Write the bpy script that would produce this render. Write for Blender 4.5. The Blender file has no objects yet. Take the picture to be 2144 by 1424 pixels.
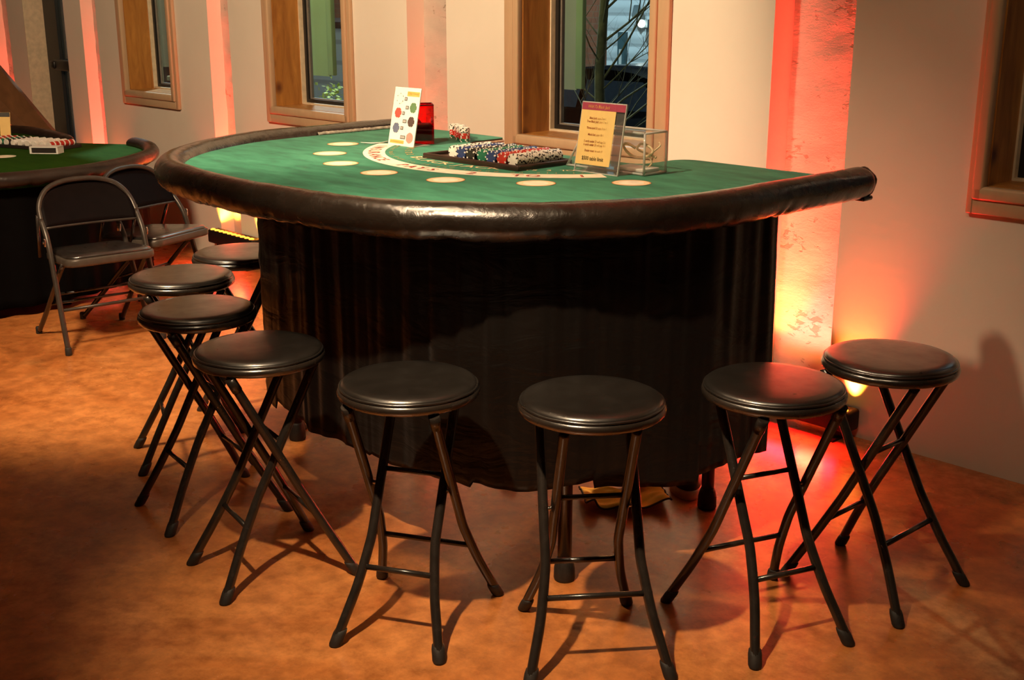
import bpy, math, random
from mathutils import Vector, Matrix, noise
random.seed(7)
PI = math.pi
sc = bpy.context.scene
COL = sc.collection

# ------------------------------------------------------------------ materials
def new_mat(name):
    m = bpy.data.materials.new(name); m.use_nodes = True
    nt = m.node_tree; nt.nodes.clear()
    out = nt.nodes.new('ShaderNodeOutputMaterial')
    b = nt.nodes.new('ShaderNodeBsdfPrincipled')
    nt.links.new(b.outputs[0], out.inputs[0])
    return m, nt, b, out

def srgb(r, g, b):
    f = lambda c: (c/255/12.92) if c/255 <= .04045 else ((c/255+.055)/1.055)**2.4
    return (f(r), f(g), f(b), 1)

def coords(nt, scale=(1, 1, 1), obj=True):
    tc = nt.nodes.new('ShaderNodeTexCoord'); mp = nt.nodes.new('ShaderNodeMapping')
    mp.inputs['Scale'].default_value = scale
    nt.links.new(tc.outputs['Object' if obj else 'Generated'], mp.inputs[0])
    return mp.outputs[0]

def tex_noise(nt, vec, scale, detail=4, rough=.5, dist=0):
    n = nt.nodes.new('ShaderNodeTexNoise')
    n.inputs['Scale'].default_value = scale; n.inputs['Detail'].default_value = detail
    n.inputs['Roughness'].default_value = rough; n.inputs['Distortion'].default_value = dist
    nt.links.new(vec, n.inputs['Vector']); return n.outputs['Fac']

def ramp(nt, fac, stops):
    r = nt.nodes.new('ShaderNodeValToRGB')
    el = r.color_ramp.elements
    el[0].position, el[0].color = stops[0]
    el[1].position, el[1].color = stops[1]
    for p, c in stops[2:]:
        e = el.new(p); e.color = c
    nt.links.new(fac, r.inputs[0]); return r.outputs[0]

def mixc(nt, fac, a, b, mode='MIX'):
    m = nt.nodes.new('ShaderNodeMix'); m.data_type = 'RGBA'; m.blend_type = mode
    for sock, v in ((m.inputs[0], fac), (m.inputs[6], a), (m.inputs[7], b)):
        if isinstance(v, (int, float, tuple)): sock.default_value = v
        else: nt.links.new(v, sock)
    return m.outputs[2]

def bump(nt, b, h, strength=.3, dist=.01, chain=None):
    n = nt.nodes.new('ShaderNodeBump')
    n.inputs['Strength'].default_value = strength; n.inputs['Distance'].default_value = dist
    nt.links.new(h, n.inputs['Height'])
    if chain is not None: nt.links.new(chain, n.inputs['Normal'])
    nt.links.new(n.outputs[0], b.inputs['Normal']); return n.outputs[0]

def plain(name, col, rough=.5, metal=0, spec=.5, vary=.12, vscale=30, bmp=0, bscale=200, coat=0):
    m, nt, b, _ = new_mat(name)
    v = coords(nt)
    f = tex_noise(nt, v, vscale, 3)
    c0 = tuple(x*(1-vary) for x in col[:3])+(1,); c1 = tuple(min(1, x*(1+vary)) for x in col[:3])+(1,)
    nt.links.new(ramp(nt, f, [(.3, c0), (.7, c1)]), b.inputs['Base Color'])
    b.inputs['Roughness'].default_value = rough; b.inputs['Metallic'].default_value = metal
    b.inputs['Specular IOR Level'].default_value = spec
    if coat: b.inputs['Coat Weight'].default_value = coat; b.inputs['Coat Roughness'].default_value = .15
    if bmp: bump(nt, b, tex_noise(nt, v, bscale, 3), bmp, .002)
    return m

def emit(name, col, strength):
    m = bpy.data.materials.new(name); m.use_nodes = True
    nt = m.node_tree; nt.nodes.clear()
    out = nt.nodes.new('ShaderNodeOutputMaterial'); e = nt.nodes.new('ShaderNodeEmission')
    e.inputs[0].default_value = col; e.inputs[1].default_value = strength
    nt.links.new(e.outputs[0], out.inputs[0]); return m

def clear(name, tint, gloss_rough=.02, ior=1.49, haze=0.0):
    """thin clear sheet: tinted transparency with fresnel reflection"""
    m = bpy.data.materials.new(name); m.use_nodes = True
    nt = m.node_tree; nt.nodes.clear()
    out = nt.nodes.new('ShaderNodeOutputMaterial')
    t = nt.nodes.new('ShaderNodeBsdfTransparent'); t.inputs[0].default_value = tint
    g = nt.nodes.new('ShaderNodeBsdfGlossy'); g.inputs['Roughness'].default_value = gloss_rough
    lw = nt.nodes.new('ShaderNodeLayerWeight'); lw.inputs[0].default_value = .5
    p5 = nt.nodes.new('ShaderNodeMath'); p5.operation = 'POWER'; p5.inputs[1].default_value = 5
    nt.links.new(lw.outputs['Facing'], p5.inputs[0])
    r0 = ((ior-1)/(ior+1))**2
    fr = nt.nodes.new('ShaderNodeMath'); fr.operation = 'MULTIPLY_ADD'; fr.inputs[1].default_value = 1-r0; fr.inputs[2].default_value = r0
    nt.links.new(p5.outputs[0], fr.inputs[0])
    mx = nt.nodes.new('ShaderNodeMixShader')
    nt.links.new(fr.outputs[0], mx.inputs[0]); nt.links.new(t.outputs[0], mx.inputs[1]); nt.links.new(g.outputs[0], mx.inputs[2])
    last = mx
    if haze:
        d = nt.nodes.new('ShaderNodeBsdfDiffuse'); d.inputs[0].default_value = (.85, .85, .82, 1)
        m2 = nt.nodes.new('ShaderNodeMixShader'); m2.inputs[0].default_value = haze
        nt.links.new(mx.outputs[0], m2.inputs[1]); nt.links.new(d.outputs[0], m2.inputs[2]); last = m2
    nt.links.new(last.outputs[0], out.inputs[0]); return m

M = {}
# painted plaster
m, nt, b, _ = new_mat('plaster'); v = coords(nt)
c = ramp(nt, tex_noise(nt, v, 1.3, 5, .6), [(.3, (.70, .63, .53, 1)), (.7, (.78, .71, .61, 1))])
sp = ramp(nt, tex_noise(nt, v, 9, 6, .7), [(.23, (.78, .76, .72, 1)), (.30, (1, 1, 1, 1))])
nt.links.new(mixc(nt, 1.0, c, sp, 'MULTIPLY'), b.inputs['Base Color'])
b.inputs['Roughness'].default_value = .55
bump(nt, b, tex_noise(nt, v, 40, 4), .12, .004); M['plaster'] = m
# rough concrete column
m, nt, b, _ = new_mat('concrete'); v = coords(nt)
vs = coords(nt, (1, 1, 2.2))
c = ramp(nt, tex_noise(nt, vs, 5, 6, .65), [(.3, (.40, .35, .30, 1)), (.7, (.52, .46, .39, 1))])
pit = tex_noise(nt, coords(nt, (1, 1, 1.8)), 26, 5, .6, .6)
area = tex_noise(nt, v, 4.5, 2)
pm = nt.nodes.new('ShaderNodeMath'); pm.operation = 'ADD'; nt.links.new(pit, pm.inputs[0]); nt.links.new(area, pm.inputs[1])
pm.use_clamp = False
pr = ramp(nt, pm.outputs[0], [(.80, (.52, .50, .42, 1)), (.86, (1, 1, 1, 1))])
nt.links.new(mixc(nt, .85, c, pr, 'MULTIPLY'), b.inputs['Base Color'])
b.inputs['Roughness'].default_value = .7
n1 = bump(nt, b, pr, .35, .008)
wv = tex_noise(nt, coords(nt, (1, 1, 2)), 16, 6, .65)
bump(nt, b, wv, .30, .010, n1); M['concrete'] = m
# stained concrete floor
m, nt, b, _ = new_mat('stained_floor'); v = coords(nt)
big = tex_noise(nt, v, 1.1, 8, .62, .8)
c = ramp(nt, big, [(.30, (.27, .085, .024, 1)), (.46, (.47, .165, .045, 1)), (.58, (.60, .24, .075, 1)), (.72, (.38, .125, .036, 1))])
gr = ramp(nt, tex_noise(nt, coords(nt, (.8, 1.5, 1)), 2.3, 5, .6, .5), [(.66, (0, 0, 0, 1)), (.76, (.55, .55, .55, 1))])
c2 = mixc(nt, gr, c, (.16, .105, .045, 1))
fine = ramp(nt, tex_noise(nt, v, 16, 7, .7), [(.33, (.66, .60, .55, 1)), (.62, (1.18, 1.15, 1.1, 1))])
c3 = mixc(nt, 1.0, c2, fine, 'MULTIPLY')
scr = ramp(nt, tex_noise(nt, coords(nt, (30, 1.6, 1)), 3, 3, .5, .4), [(.735, (0, 0, 0, 1)), (.765, (.22, .22, .22, 1))])
nt.links.new(mixc(nt, scr, c3, (.62, .40, .22, 1)), b.inputs['Base Color'])
nt.links.new(ramp(nt, tex_noise(nt, v, 3.5, 5), [(.3, (.20, .20, .20, 1)), (.7, (.36, .36, .36, 1))]), b.inputs['Roughness'])
b.inputs['Specular IOR Level'].default_value = .5
bump(nt, b, tex_noise(nt, v, 7, 5), .05, .01); M['floor'] = m
# woods
def wood(name, c0, c1, knots, stretch=(6, 6, .9), rough=.4):
    m, nt, b, _ = new_mat(name)
    g = tex_noise(nt, coords(nt, stretch), 3.2, 6, .6, 1.2)
    c = ramp(nt, g, [(.28, c0), (.72, c1)])
    if knots:
        vo = nt.nodes.new('ShaderNodeTexVoronoi'); vo.inputs['Scale'].default_value = 5.2
        nt.links.new(coords(nt, (1, 1, .75)), vo.inputs['Vector'])
        k = ramp(nt, vo.outputs['Distance'], [(.05, (1, 1, 1, 1)), (.17, (0, 0, 0, 1))])
        c = mixc(nt, k, c, (.13, .04, .012, 1))
    nt.links.new(c, b.inputs['Base Color']); b.inputs['Roughness'].default_value = rough
    bump(nt, b, g, .08, .004)
    return m
M['pine'] = wood('honey_pine', (.27, .095, .018, 1), (.50, .22, .045, 1), True)
M['casing'] = wood('tan_casing', (.47, .315, .19, 1), (.52, .355, .215, 1), False, rough=.45)
M['brown_wood'] = wood('brown_timber', (.10, .045, .018, 1), (.17, .075, .03, 1), False, (2, 2, 2))
M['stop'] = plain('cream_stop', (.62, .50, .34), .5)
M['black_sash'] = plain('black_sash', (.012, .010, .009), .4)
M['grey_bead'] = plain('grey_glazing_bead', (.20, .17, .14), .4)
M['pane'] = clear('window_pane', (.90, .93, .92, 1), .01, 1.5)
# vinyl
def vinyl(name, col, rough, wr, wscale, spec=.5):
    m, nt, b, _ = new_mat(name); v = coords(nt)
    f = tex_noise(nt, v, 6, 4)
    nt.links.new(ramp(nt, f, [(.3, tuple(x*.75 for x in col)+(1,)), (.7, tuple(x*1.25 for x in col)+(1,))]), b.inputs['Base Color'])
    nt.links.new(ramp(nt, tex_noise(nt, v, 18, 3), [(.3, (rough-.06,)*3+(1,)), (.7, (rough+.08,)*3+(1,))]), b.inputs['Roughness'])
    b.inputs['Specular IOR Level'].default_value = spec
    g = bump(nt, b, tex_noise(nt, v, 420, 2), .10, .0012)
    bump(nt, b, tex_noise(nt, v, wscale, 5, .65, .8), wr, .008, g)
    return m
M['rail'] = vinyl('rail_vinyl', (.016, .011, .008), .24, .24, 44, 1.0)
M['rail2'] = vinyl('far_rail_vinyl', (.022, .014, .011), .36, .3, 16)
M['seat'] = vinyl('seat_vinyl', (.015, .0125, .0105), .33, .05, 12, .85)
M['seat_band'] = vinyl('seat_band_vinyl', (.022, .016, .012), .26, .08, 10, .8)
b_ = M['rail'].node_tree.nodes['Principled BSDF']; b_.inputs['Coat Weight'].default_value = .5; b_.inputs['Coat Roughness'].default_value = .22
for k_ in ('seat', 'seat_band'):
    b_ = M[k_].node_tree.nodes['Principled BSDF']; b_.inputs['Coat Weight'].default_value = 1.0; b_.inputs['Coat Roughness'].default_value = .24; b_.inputs['Coat IOR'].default_value = 1.75
M['tube'] = plain('black_tube', (.022, .017, .014), .25, 0, .7, .25, 40, .05, 120)
M['tube_grey'] = plain('grey_chair_tube', (.050, .040, .033), .36, .35, .5, .2, 30)
M['pan'] = plain('brown_seat_pan', (.070, .056, .045), .36, .2, .5, .15, 30)
M['rubber'] = plain('rubber_tip', (.020, .017, .015), .6, 0, .4, .3, 60, .3, 160)
M['steel'] = plain('bright_rivet', (.55, .5, .45), .25, 1)
M['chairback'] = plain('dark_back_panel', (.004, .002, .002), .6, 0, .06, .2)
# felts
def felt(name, c0, c1, c2):
    m, nt, b, _ = new_mat(name)
    f = tex_noise(nt, coords(nt, (3.2, 9, 1)), 2.4, 5, .6, .3)
    nt.links.new(ramp(nt, f, [(.30, c0), (.50, c1), (.70, c2)]), b.inputs['Base Color'])
    b.inputs['Roughness'].default_value = .85; b.inputs['Specular IOR Level'].default_value = .25
    b.inputs['Sheen Weight'].default_value = .15
    bump(nt, b, tex_noise(nt, coords(nt), 500, 2), .15, .001)
    return m
M['felt'] = felt('green_felt', (.012, .13, .075, 1), (.022, .205, .118, 1), (.045, .27, .16, 1))
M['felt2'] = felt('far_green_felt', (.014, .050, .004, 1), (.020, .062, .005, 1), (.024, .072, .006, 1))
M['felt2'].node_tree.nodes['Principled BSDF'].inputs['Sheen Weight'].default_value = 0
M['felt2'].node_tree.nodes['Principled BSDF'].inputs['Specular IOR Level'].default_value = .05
M['print_cream'] = plain('print_cream', (.86, .66, .42), .8)
M['print_white'] = plain('print_white', (.90, .80, .64), .8)
M['print_tan'] = plain('print_tan', (.72, .40, .17), .8)
M['print_rust'] = plain('print_rust', (.25, .09, .03), .8)
M['print_red'] = plain('print_red', (.50, .05, .025), .8)
M['print_black'] = plain('print_black', (.03, .02, .02), .8)
M['print_gold'] = plain('print_gold', (.48, .33, .12), .7)
M['print_pale'] = plain('print_pale_gold', (.85, .66, .38), .7)
M['board'] = plain('board_edge', (.06, .035, .022), .5)
M['edge_tape'] = plain('edge_tape', (.45, .30, .18), .5, vary=.5, vscale=60)
M['skirt'] = None
m, nt, b, _ = new_mat('black_satin'); v = coords(nt, (1, 1, 1))
nt.links.new(ramp(nt, tex_noise(nt, coords(nt, (8, 8, .6)), 2, 3), [(.3, (.0035, .0023, .0018, 1)), (.7, (.007, .0045, .0034, 1))]), b.inputs['Base Color'])
b.inputs['Roughness'].default_value = .40; b.inputs['Specular IOR Level'].default_value = .36
b.inputs['Sheen Weight'].default_value = .05
M['skirt2'] = plain('far_black_cloth', (.0022, .0018, .0018), .9, 0, .05)
bump(nt, b, tex_noise(nt, coords(nt, (1, 1, 3.0)), 4.5, 4, .55, 1.0), .35, .02); M['skirt'] = m
M['inner_strip'] = plain('crinkled_strip', (.46, .42, .36), .28, .2, .5, .4, 60, .8, 60)
# table things
M['paper'] = plain('white_paper', (.74, .72, .68), .6, vary=.02)
M['orange_print'] = plain('orange_print', (.82, .40, .10), .6)
M['amber_text'] = plain('amber_text', (.58, .24, .05), .6)
M['grey_box'] = plain('grey_box', (.36, .35, .33), .6)
M['dark_grey'] = plain('dark_grey_line', (.08, .075, .07), .6)
M['c_green'] = plain('card_green', (.10, .19, .08), .6)
M['c_red'] = plain('card_red', (.42, .075, .055), .6)
M['c_black'] = plain('card_black', (.075, .045, .038), .6)
M['c_blue'] = plain('card_blue', (.11, .13, .21), .6)
M['c_pink'] = plain('card_pink', (.85, .24, .20), .6)
M['c_white'] = plain('card_white', (.74, .70, .64), .6)
M['yellow_paper'] = plain('yellow_paper', (.97, .66, .24), .6, vary=.03)
M['pink_head'] = plain('plum_header', (.42, .06, .11), .5)
M['brown_text'] = plain('brown_text', (.38, .10, .025), .6)
M['ochre_text'] = plain('ochre_text', (.46, .22, .05), .6)
M['dark_text'] = plain('dark_text', (.07, .05, .02), .6)
M['acrylic'] = clear('clear_acrylic', (.985, .988, .98, 1), .03, 1.45, .03)
M['acrylic_edge'] = clear('acrylic_edge', (.90, .82, .76, 1), .10, 1.6, .55)
M['acrylic_dim'] = clear('acrylic_back', (.62, .48, .46, 1), .05, 1.5, .05)
M['red_glass'] = clear('red_glass', (.95, .015, .075, 1), .04, 1.5, 0)
M['wax'] = plain('red_wax', (.10, .004, .008), .4)
M['band'] = plain('elastic_band', (.95, .74, .46), .6)
M['chip_white'] = plain('chip_white', (.80, .75, .68), .4)
M['chip_red'] = plain('chip_red', (.50, .030, .018), .4)
M['chip_blue'] = plain('chip_blue', (.030, .050, .16), .4)
M['chip_black'] = plain('chip_black', (.022, .018, .016), .4)
M['chip_green'] = plain('chip_green', (.020, .16, .085), .4)
M['tray'] = plain('brown_tray', (.035, .018, .012), .4)
M['tray2'] = plain('dark_tray', (.02, .014, .012), .5)
# floor things
M['cloth'] = plain('yellow_cloth', (.80, .46, .035), .85, vary=.12, bmp=.3, bscale=250)
M['cloth_edge'] = plain('cloth_stitching', (.05, .025, .012), .8)
M['peach'] = plain('peach_fabric', (.80, .34, .12), .8)
M['shoe_white'] = plain('white_rubber', (.66, .56, .46), .5)
M['shoe_black'] = plain('black_lining', (.02, .017, .016), .6)
M['wrap'] = clear('clear_wrap', (.85, .82, .78, 1), .08, 1.55, .25)
M['led_body'] = plain('led_housing', (.010, .008, .008), .6, 0, .2)
M['led_lens'] = emit('led_amber_lens', (1, .38, .03, 1), 4)
M['led_lens_red'] = emit('led_red_lens', (1, .06, .03, 1), 6)
# outside
M['asphalt'] = plain('asphalt', (.04, .045, .05), .6)
M['metal_siding'] = None
m, nt, b, _ = new_mat('pale_siding'); v = coords(nt)
wv = nt.nodes.new('ShaderNodeTexWave'); wv.wave_type = 'BANDS'; wv.bands_direction = 'Z'
wv.inputs['Scale'].default_value = 1.6; wv.inputs['Distortion'].default_value = .1; nt.links.new(v, wv.inputs['Vector'])
nt.links.new(ramp(nt, wv.outputs['Fac'], [(.06, (.30, .34, .35, 1)), (.16, (.46, .52, .54, 1))]), b.inputs['Base Color'])
b.inputs['Roughness'].default_value = .5; bump(nt, b, wv.outputs['Fac'], .4, .03); M['siding'] = m
m, nt, b, _ = new_mat('orange_brick'); v = coords(nt)
bk = nt.nodes.new('ShaderNodeTexBrick'); bk.inputs['Scale'].default_value = 3.2
bk.inputs['Color1'].default_value = (.20, .065, .028, 1); bk.inputs['Color2'].default_value = (.15, .050, .024, 1); bk.inputs['Mortar'].default_value = (.15, .085, .05, 1)
mp = nt.nodes.new('ShaderNodeMapping'); mp.inputs['Rotation'].default_value = (PI/2, 0, 0); nt.links.new(v, mp.inputs[0]); nt.links.new(mp.outputs[0], bk.inputs['Vector'])
nt.links.new(bk.outputs['Color'], b.inputs['Base Color']); b.inputs['Roughness'].default_value = .8; M['brick'] = m
M['bark'] = plain('bark', (.10, .080, .030), .8, vary=.4, vscale=20, bmp=.6, bscale=60)
M['fin'] = plain('pale_green_metal', (.36, .42, .16), .45, .1, .5, .1, 4)
M['fin_cream'] = plain('cream_metal', (.40, .36, .22), .45, .1, .5, .1, 4)
M['fin_olive'] = plain('olive_metal', (.16, .125, .05), .45, .1, .5, .1, 4)
M['car'] = plain('dark_car_paint', (.004, .005, .007), .25, .0, .3)
M['car_glass'] = plain('car_glass', (.01, .012, .015), .05)
M['tyre'] = plain('tyre', (.012, .012, .012), .8)
M['teal_door'] = plain('teal_door', (.035, .075, .085), .5)
M['lamp_grey'] = plain('lamp_grey', (.07, .10, .11), .5)
M['lamp_on'] = emit('lamp_glow', (.90, 1, .95, 1), 14)
M['lit_pane'] = emit('lit_door_pane', (.60, .85, .88, 1), .5)
M['leaf'] = plain('lit_leaves', (.50, .56, .12), .7, vary=.3)
M['stone'] = plain('pale_stone', (.24, .19, .09), .8)
M['ceiling'] = plain('ceiling_paint', (.22, .19, .16), .8)
M['dark_wall'] = plain('dim_plaster', (.20, .17, .14), .7)

# ------------------------------------------------------------------ mesh builder
class MB:
    def __init__(self): self.v = []; self.f = []; self.mi = []; self.sm = []
    def add(self, vs, fs, mi=0, smooth=False):
        o = len(self.v); self.v += [tuple(x) for x in vs]
        for f in fs:
            self.f.append(tuple(i+o for i in f)); self.mi.append(mi); self.sm.append(smooth)
        return self
    def box(self, c, s, mi=0, rz=0, bev=0, rx=0, ry=0):
        x, y, z = s[0]/2, s[1]/2, s[2]/2
        R = Matrix.Rotation(rz, 3, 'Z') @ Matrix.Rotation(ry, 3, 'Y') @ Matrix.Rotation(rx, 3, 'X')
        if not bev:
            vs = [(-x,-y,-z),(x,-y,-z),(x,y,-z),(-x,y,-z),(-x,-y,z),(x,-y,z),(x,y,z),(-x,y,z)]
            fs = [(0,3,2,1),(4,5,6,7),(0,1,5,4),(1,2,6,5),(2,3,7,6),(3,0,4,7)]
            return self.add([R @ Vector(p) + Vector(c) for p in vs], fs, mi)
        e = min(bev, x*.99, y*.99, z*.99)
        prof = []
        for zz, ins in ((-z, e), (-z+e*.3, e*.3), (-z+e, 0), (z-e, 0), (z-e*.3, e*.3), (z, e)):
            ring = []
            for sx, sy, a0 in ((1,1,0),(-1,1,PI/2),(-1,-1,PI),(1,-1,1.5*PI)):
                for k in range(4):
                    a = a0+k*PI/6
                    ring.append((sx*(x-e)+math.cos(a)*(e-ins), sy*(y-e)+math.sin(a)*(e-ins), zz))
            prof.append(ring)
        n = 16; vs = [R @ Vector(p) + Vector(c) for r in prof for p in r]; fs = []
        for i in range(len(prof)-1):
            for k in range(n): fs.append((i*n+k, i*n+(k+1)%n, (i+1)*n+(k+1)%n, (i+1)*n+k))
        fs.append(tuple(range(n-1,-1,-1))); fs.append(tuple((len(prof)-1)*n+k for k in range(n)))
        return self.add(vs, fs, mi, True)
    def b2(self, a, b_, mi=0, bev=0):
        c = [(p+q)/2 for p, q in zip(a, b_)]; s = [abs(q-p) for p, q in zip(a, b_)]
        return self.box(c, s, mi, 0, bev)
    def tube(self, pts, r, mi=0, n=12, caps=True, smooth=True):
        P = [Vector(p) for p in pts]; m = len(P); R = r if isinstance(r, (list, tuple)) else [r]*m
        T = [(P[min(i+1, m-1)]-P[max(i-1, 0)]).normalized() for i in range(m)]
        up = Vector((0,0,1)) if abs(T[0].z) < .9 else Vector((1,0,0))
        N = (up - T[0]*up.dot(T[0])).normalized(); vs = []; fs = []
        for i in range(m):
            if i:
                N = (N - T[i]*N.dot(T[i])).normalized()
            B = T[i].cross(N)
            for k in range(n):
                a = 2*PI*k/n; vs.append(P[i] + (N*math.cos(a)+B*math.sin(a))*R[i])
        for i in range(m-1):
            for k in range(n): fs.append((i*n+k, i*n+(k+1)%n, (i+1)*n+(k+1)%n, (i+1)*n+k))
        self.add(vs, fs, mi, smooth)
        if caps:
            o = len(self.v)-len(vs)
            self.f.append(tuple(o+k for k in range(n-1,-1,-1))); self.mi.append(mi); self.sm.append(False)
            self.f.append(tuple(o+(m-1)*n+k for k in range(n))); self.mi.append(mi); self.sm.append(False)
        return self
    def lathe(self, prof, n=48, mi=0, c=(0,0,0), smooth=True, fn=None):
        vs = []; fs = []; m = len(prof)
        for i, (r, z) in enumerate(prof):
            for k in range(n):
                a = 2*PI*k/n; p = (c[0]+r*math.cos(a), c[1]+r*math.sin(a), c[2]+z)
                vs.append(fn(p, i, a) if fn else p)
        for i in range(m-1):
            for k in range(n): fs.append((i*n+k, i*n+(k+1)%n, (i+1)*n+(k+1)%n, (i+1)*n+k))
        if prof[0][0] > 1e-6: fs.append(tuple(range(n-1,-1,-1)))
        if prof[-1][0] > 1e-6: fs.append(tuple((m-1)*n+k for k in range(n)))
        return self.add(vs, fs, mi, smooth)
    def prism(self, poly, z0, z1, mi=0, mside=None):
        n = len(poly); a = sum(poly[i][0]*poly[(i+1)%n][1]-poly[(i+1)%n][0]*poly[i][1] for i in range(n))
        if a < 0: poly = poly[::-1]
        self.add([(x,y,z0) for x,y in poly]+[(x,y,z1) for x,y in poly], [tuple(range(n-1,-1,-1)), tuple(range(n,2*n))], mi)
        self.add([(x,y,z0) for x,y in poly]+[(x,y,z1) for x,y in poly], [(i,(i+1)%n,n+(i+1)%n,n+i) for i in range(n)], mi if mside is None else mside)
        return self
    def sphere(self, c, r, mi=0, n=16, m=10):
        R = r if isinstance(r, (tuple, list)) else (r, r, r)
        vs = []; fs = []
        for i in range(m+1):
            t = PI*i/m
            for k in range(n):
                a = 2*PI*k/n; vs.append((c[0]+R[0]*math.sin(t)*math.cos(a), c[1]+R[1]*math.sin(t)*math.sin(a), c[2]+R[2]*math.cos(t)))
        for i in range(m):
            for k in range(n): fs.append((i*n+k, (i+1)*n+k, (i+1)*n+(k+1)%n, i*n+(k+1)%n))
        return self.add(vs, fs, mi, True)
    def xf(self, mat, start=0):
        for i in range(start, len(self.v)): self.v[i] = tuple(mat @ Vector(self.v[i]))
        return self

def link(name, mb, mats, parent=None, loc=(0,0,0), sub=(0,0,0)):
    me = bpy.data.meshes.new(name)
    vs = [(v[0]-sub[0], v[1]-sub[1], v[2]-sub[2]) for v in mb.v]
    me.from_pydata(vs, [], mb.f); 
    if not isinstance(mats, (list, tuple)): mats = [mats]
    for m_ in mats: me.materials.append(m_)
    me.polygons.foreach_set('material_index', mb.mi); me.polygons.foreach_set('use_smooth', mb.sm)
    me.update(); me.validate()
    o = bpy.data.objects.new(name, me); COL.objects.link(o)
    o.location = loc
    if parent is not None: o.parent = parent
    return o

def tag(o, label, cat, group=None):
    o['label'] = label; o['category'] = cat
    if group: o['group'] = group
    return o
def thing(name, label, cat, loc=(0,0,0), rz=0, group=None):
    o = bpy.data.objects.new(name, None); COL.objects.link(o)
    o.empty_display_size = .1; o.location = loc; o.rotation_euler = (0,0,rz)
    return tag(o, label, cat, group)
def struct(name, mb, mats, loc=(0,0,0)):
    o = link(name, mb, mats, None, loc, loc); o['kind'] = 'structure'; return o
def dup(o, parent=None):
    c = o.copy(); COL.objects.link(c)
    if parent is not None: c.parent = parent
    for ch in list(o.children): dup(ch, c)
    return c
def crom(pts, n=8, closed=False):
    P = [Vector(p) for p in pts]; m = len(P); out = []
    rng = range(m) if closed else range(m-1)
    for i in rng:
        if closed: p0,p1,p2,p3 = P[(i-1)%m],P[i],P[(i+1)%m],P[(i+2)%m]
        else: p0,p1,p2,p3 = P[max(i-1,0)],P[i],P[i+1],P[min(i+2,m-1)]
        for k in range(n):
            t = k/n
            out.append(.5*((2*p1)+(p2-p0)*t+(2*p0-5*p1+4*p2-p3)*t*t+(3*p1-p0-3*p2+p3)*t**3))
    if not closed: out.append(P[-1].copy())
    return out
def resample(P, step):
    L = [0]
    for a, b_ in zip(P, P[1:]): L.append(L[-1]+(b_-a).length)
    n = max(2, int(L[-1]/step)); out = []; j = 0
    for i in range(n+1):
        s = L[-1]*i/n
        while j < len(L)-2 and L[j+1] < s: j += 1
        t = (s-L[j])/max(1e-9, L[j+1]-L[j]); out.append(P[j].lerp(P[j+1], min(1, t)))
    return out

# text -> flat mesh pieces
_tc = {}
def text_mesh(s, size=1.0, shear=0.0, bold=0.0):
    key = (s, shear, bold)
    if key not in _tc:
        cu = bpy.data.curves.new('t', 'FONT'); cu.body = s; cu.size = 1; cu.shear = shear; cu.offset = bold; cu.resolution_u = 3
        o = bpy.data.objects.new('t', cu)
        me = bpy.data.meshes.new_from_object(o)
        vs = [(v.co.x, v.co.y) for v in me.vertices]; fs = [tuple(p.vertices) for p in me.polygons]
        bpy.data.objects.remove(o); bpy.data.curves.remove(cu); bpy.data.meshes.remove(me)
        _tc[key] = (vs, fs)
    vs, fs = _tc[key]
    return [(x*size, y*size) for x, y in vs], fs
def put_text(mb, s, size, place, mi, shear=0, bold=0, align='L', sx=1.0):
    vs, fs = text_mesh(s, size, shear, bold)
    if not vs: return
    vs = [(x*sx, y) for x, y in vs]
    x0 = min(v[0] for v in vs); x1 = max(v[0] for v in vs)
    off = {'L': -x0, 'C': -(x0+x1)/2, 'R': -x1}[align]
    mb.add([place(x+off, y) for x, y in vs], fs, mi)
def arc_text(mb, s, size, cx, cy, R, a0, a1, z, mi, bold=.0, sx=1.0):
    """letters standing with their feet outwards (read from outside), from angle a0 to a1"""
    n = len(s)
    for i, ch in enumerate(s):
        if ch == ' ': continue
        a = a0+(a1-a0)*(i+.5)/n
        ca, sa = math.cos(a), math.sin(a); tx, ty = -sa, ca
        if a1 < a0: tx, ty = sa, -ca
        put_text(mb, ch, size, lambda x, y: (cx+ca*(R-(y-size*.36))+tx*x, cy+sa*(R-(y-size*.36))+ty*x, z), mi, 0, bold, 'C', sx)

# ------------------------------------------------------------------ camera
cam = bpy.data.cameras.new('camera'); co = bpy.data.objects.new('camera', cam); COL.objects.link(co)
CY0, CH = -3.5295, 1.4486
co.location = (0, CY0, CH); co.rotation_euler = (PI/2-.27817, 0, .80387)
cam.sensor_width = 36; cam.lens = 2522.6/2144*36; cam.clip_end = 200; cam.clip_start = .05
sc.camera = co

# ------------------------------------------------------------------ room shell
XL, XR, YB, ZT = -11.0, 2.6, -6.5, 3.1
mb = MB(); mb.b2((XL-.2, YB-.2, -.2), (XR+.2, .3, 0)); struct('floor', mb, M['floor'])
mb = MB(); mb.b2((XL-.2, YB-.2, ZT), (XR+.2, .3, ZT+.1)); struct('ceiling', mb, M['ceiling'])
mb = MB(); mb.b2((XL-.2, YB, 0), (XL, 0, ZT)); struct('wall_left', mb, M['dark_wall'])
mb = MB(); mb.b2((XR, YB, 0), (XR+.2, 0, ZT)); struct('wall_right', mb, M['dark_wall'])
mb = MB(); mb.b2((XL-.2, YB-.2, 0), (XR+.2, YB, ZT)); struct('wall_front', mb, M['dark_wall'])
WT = .225
WINS = [(-7.03, -6.475), (-5.425, -4.80), (-3.603, -2.915), (-1.608, -.95)]
OUTER = [(-7.10, -6.415), (-5.493, -4.74), (-3.69, -2.83), (-1.658, -.88)]
WZ0, WZ1 = .895, 2.25
COLS = [(-9.05, -8.77, .08), (-7.61, -7.40, .08), (-6.06, -5.845, .085), (-4.34, -4.072, .10), (-2.395, -2.092, .115)]
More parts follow.
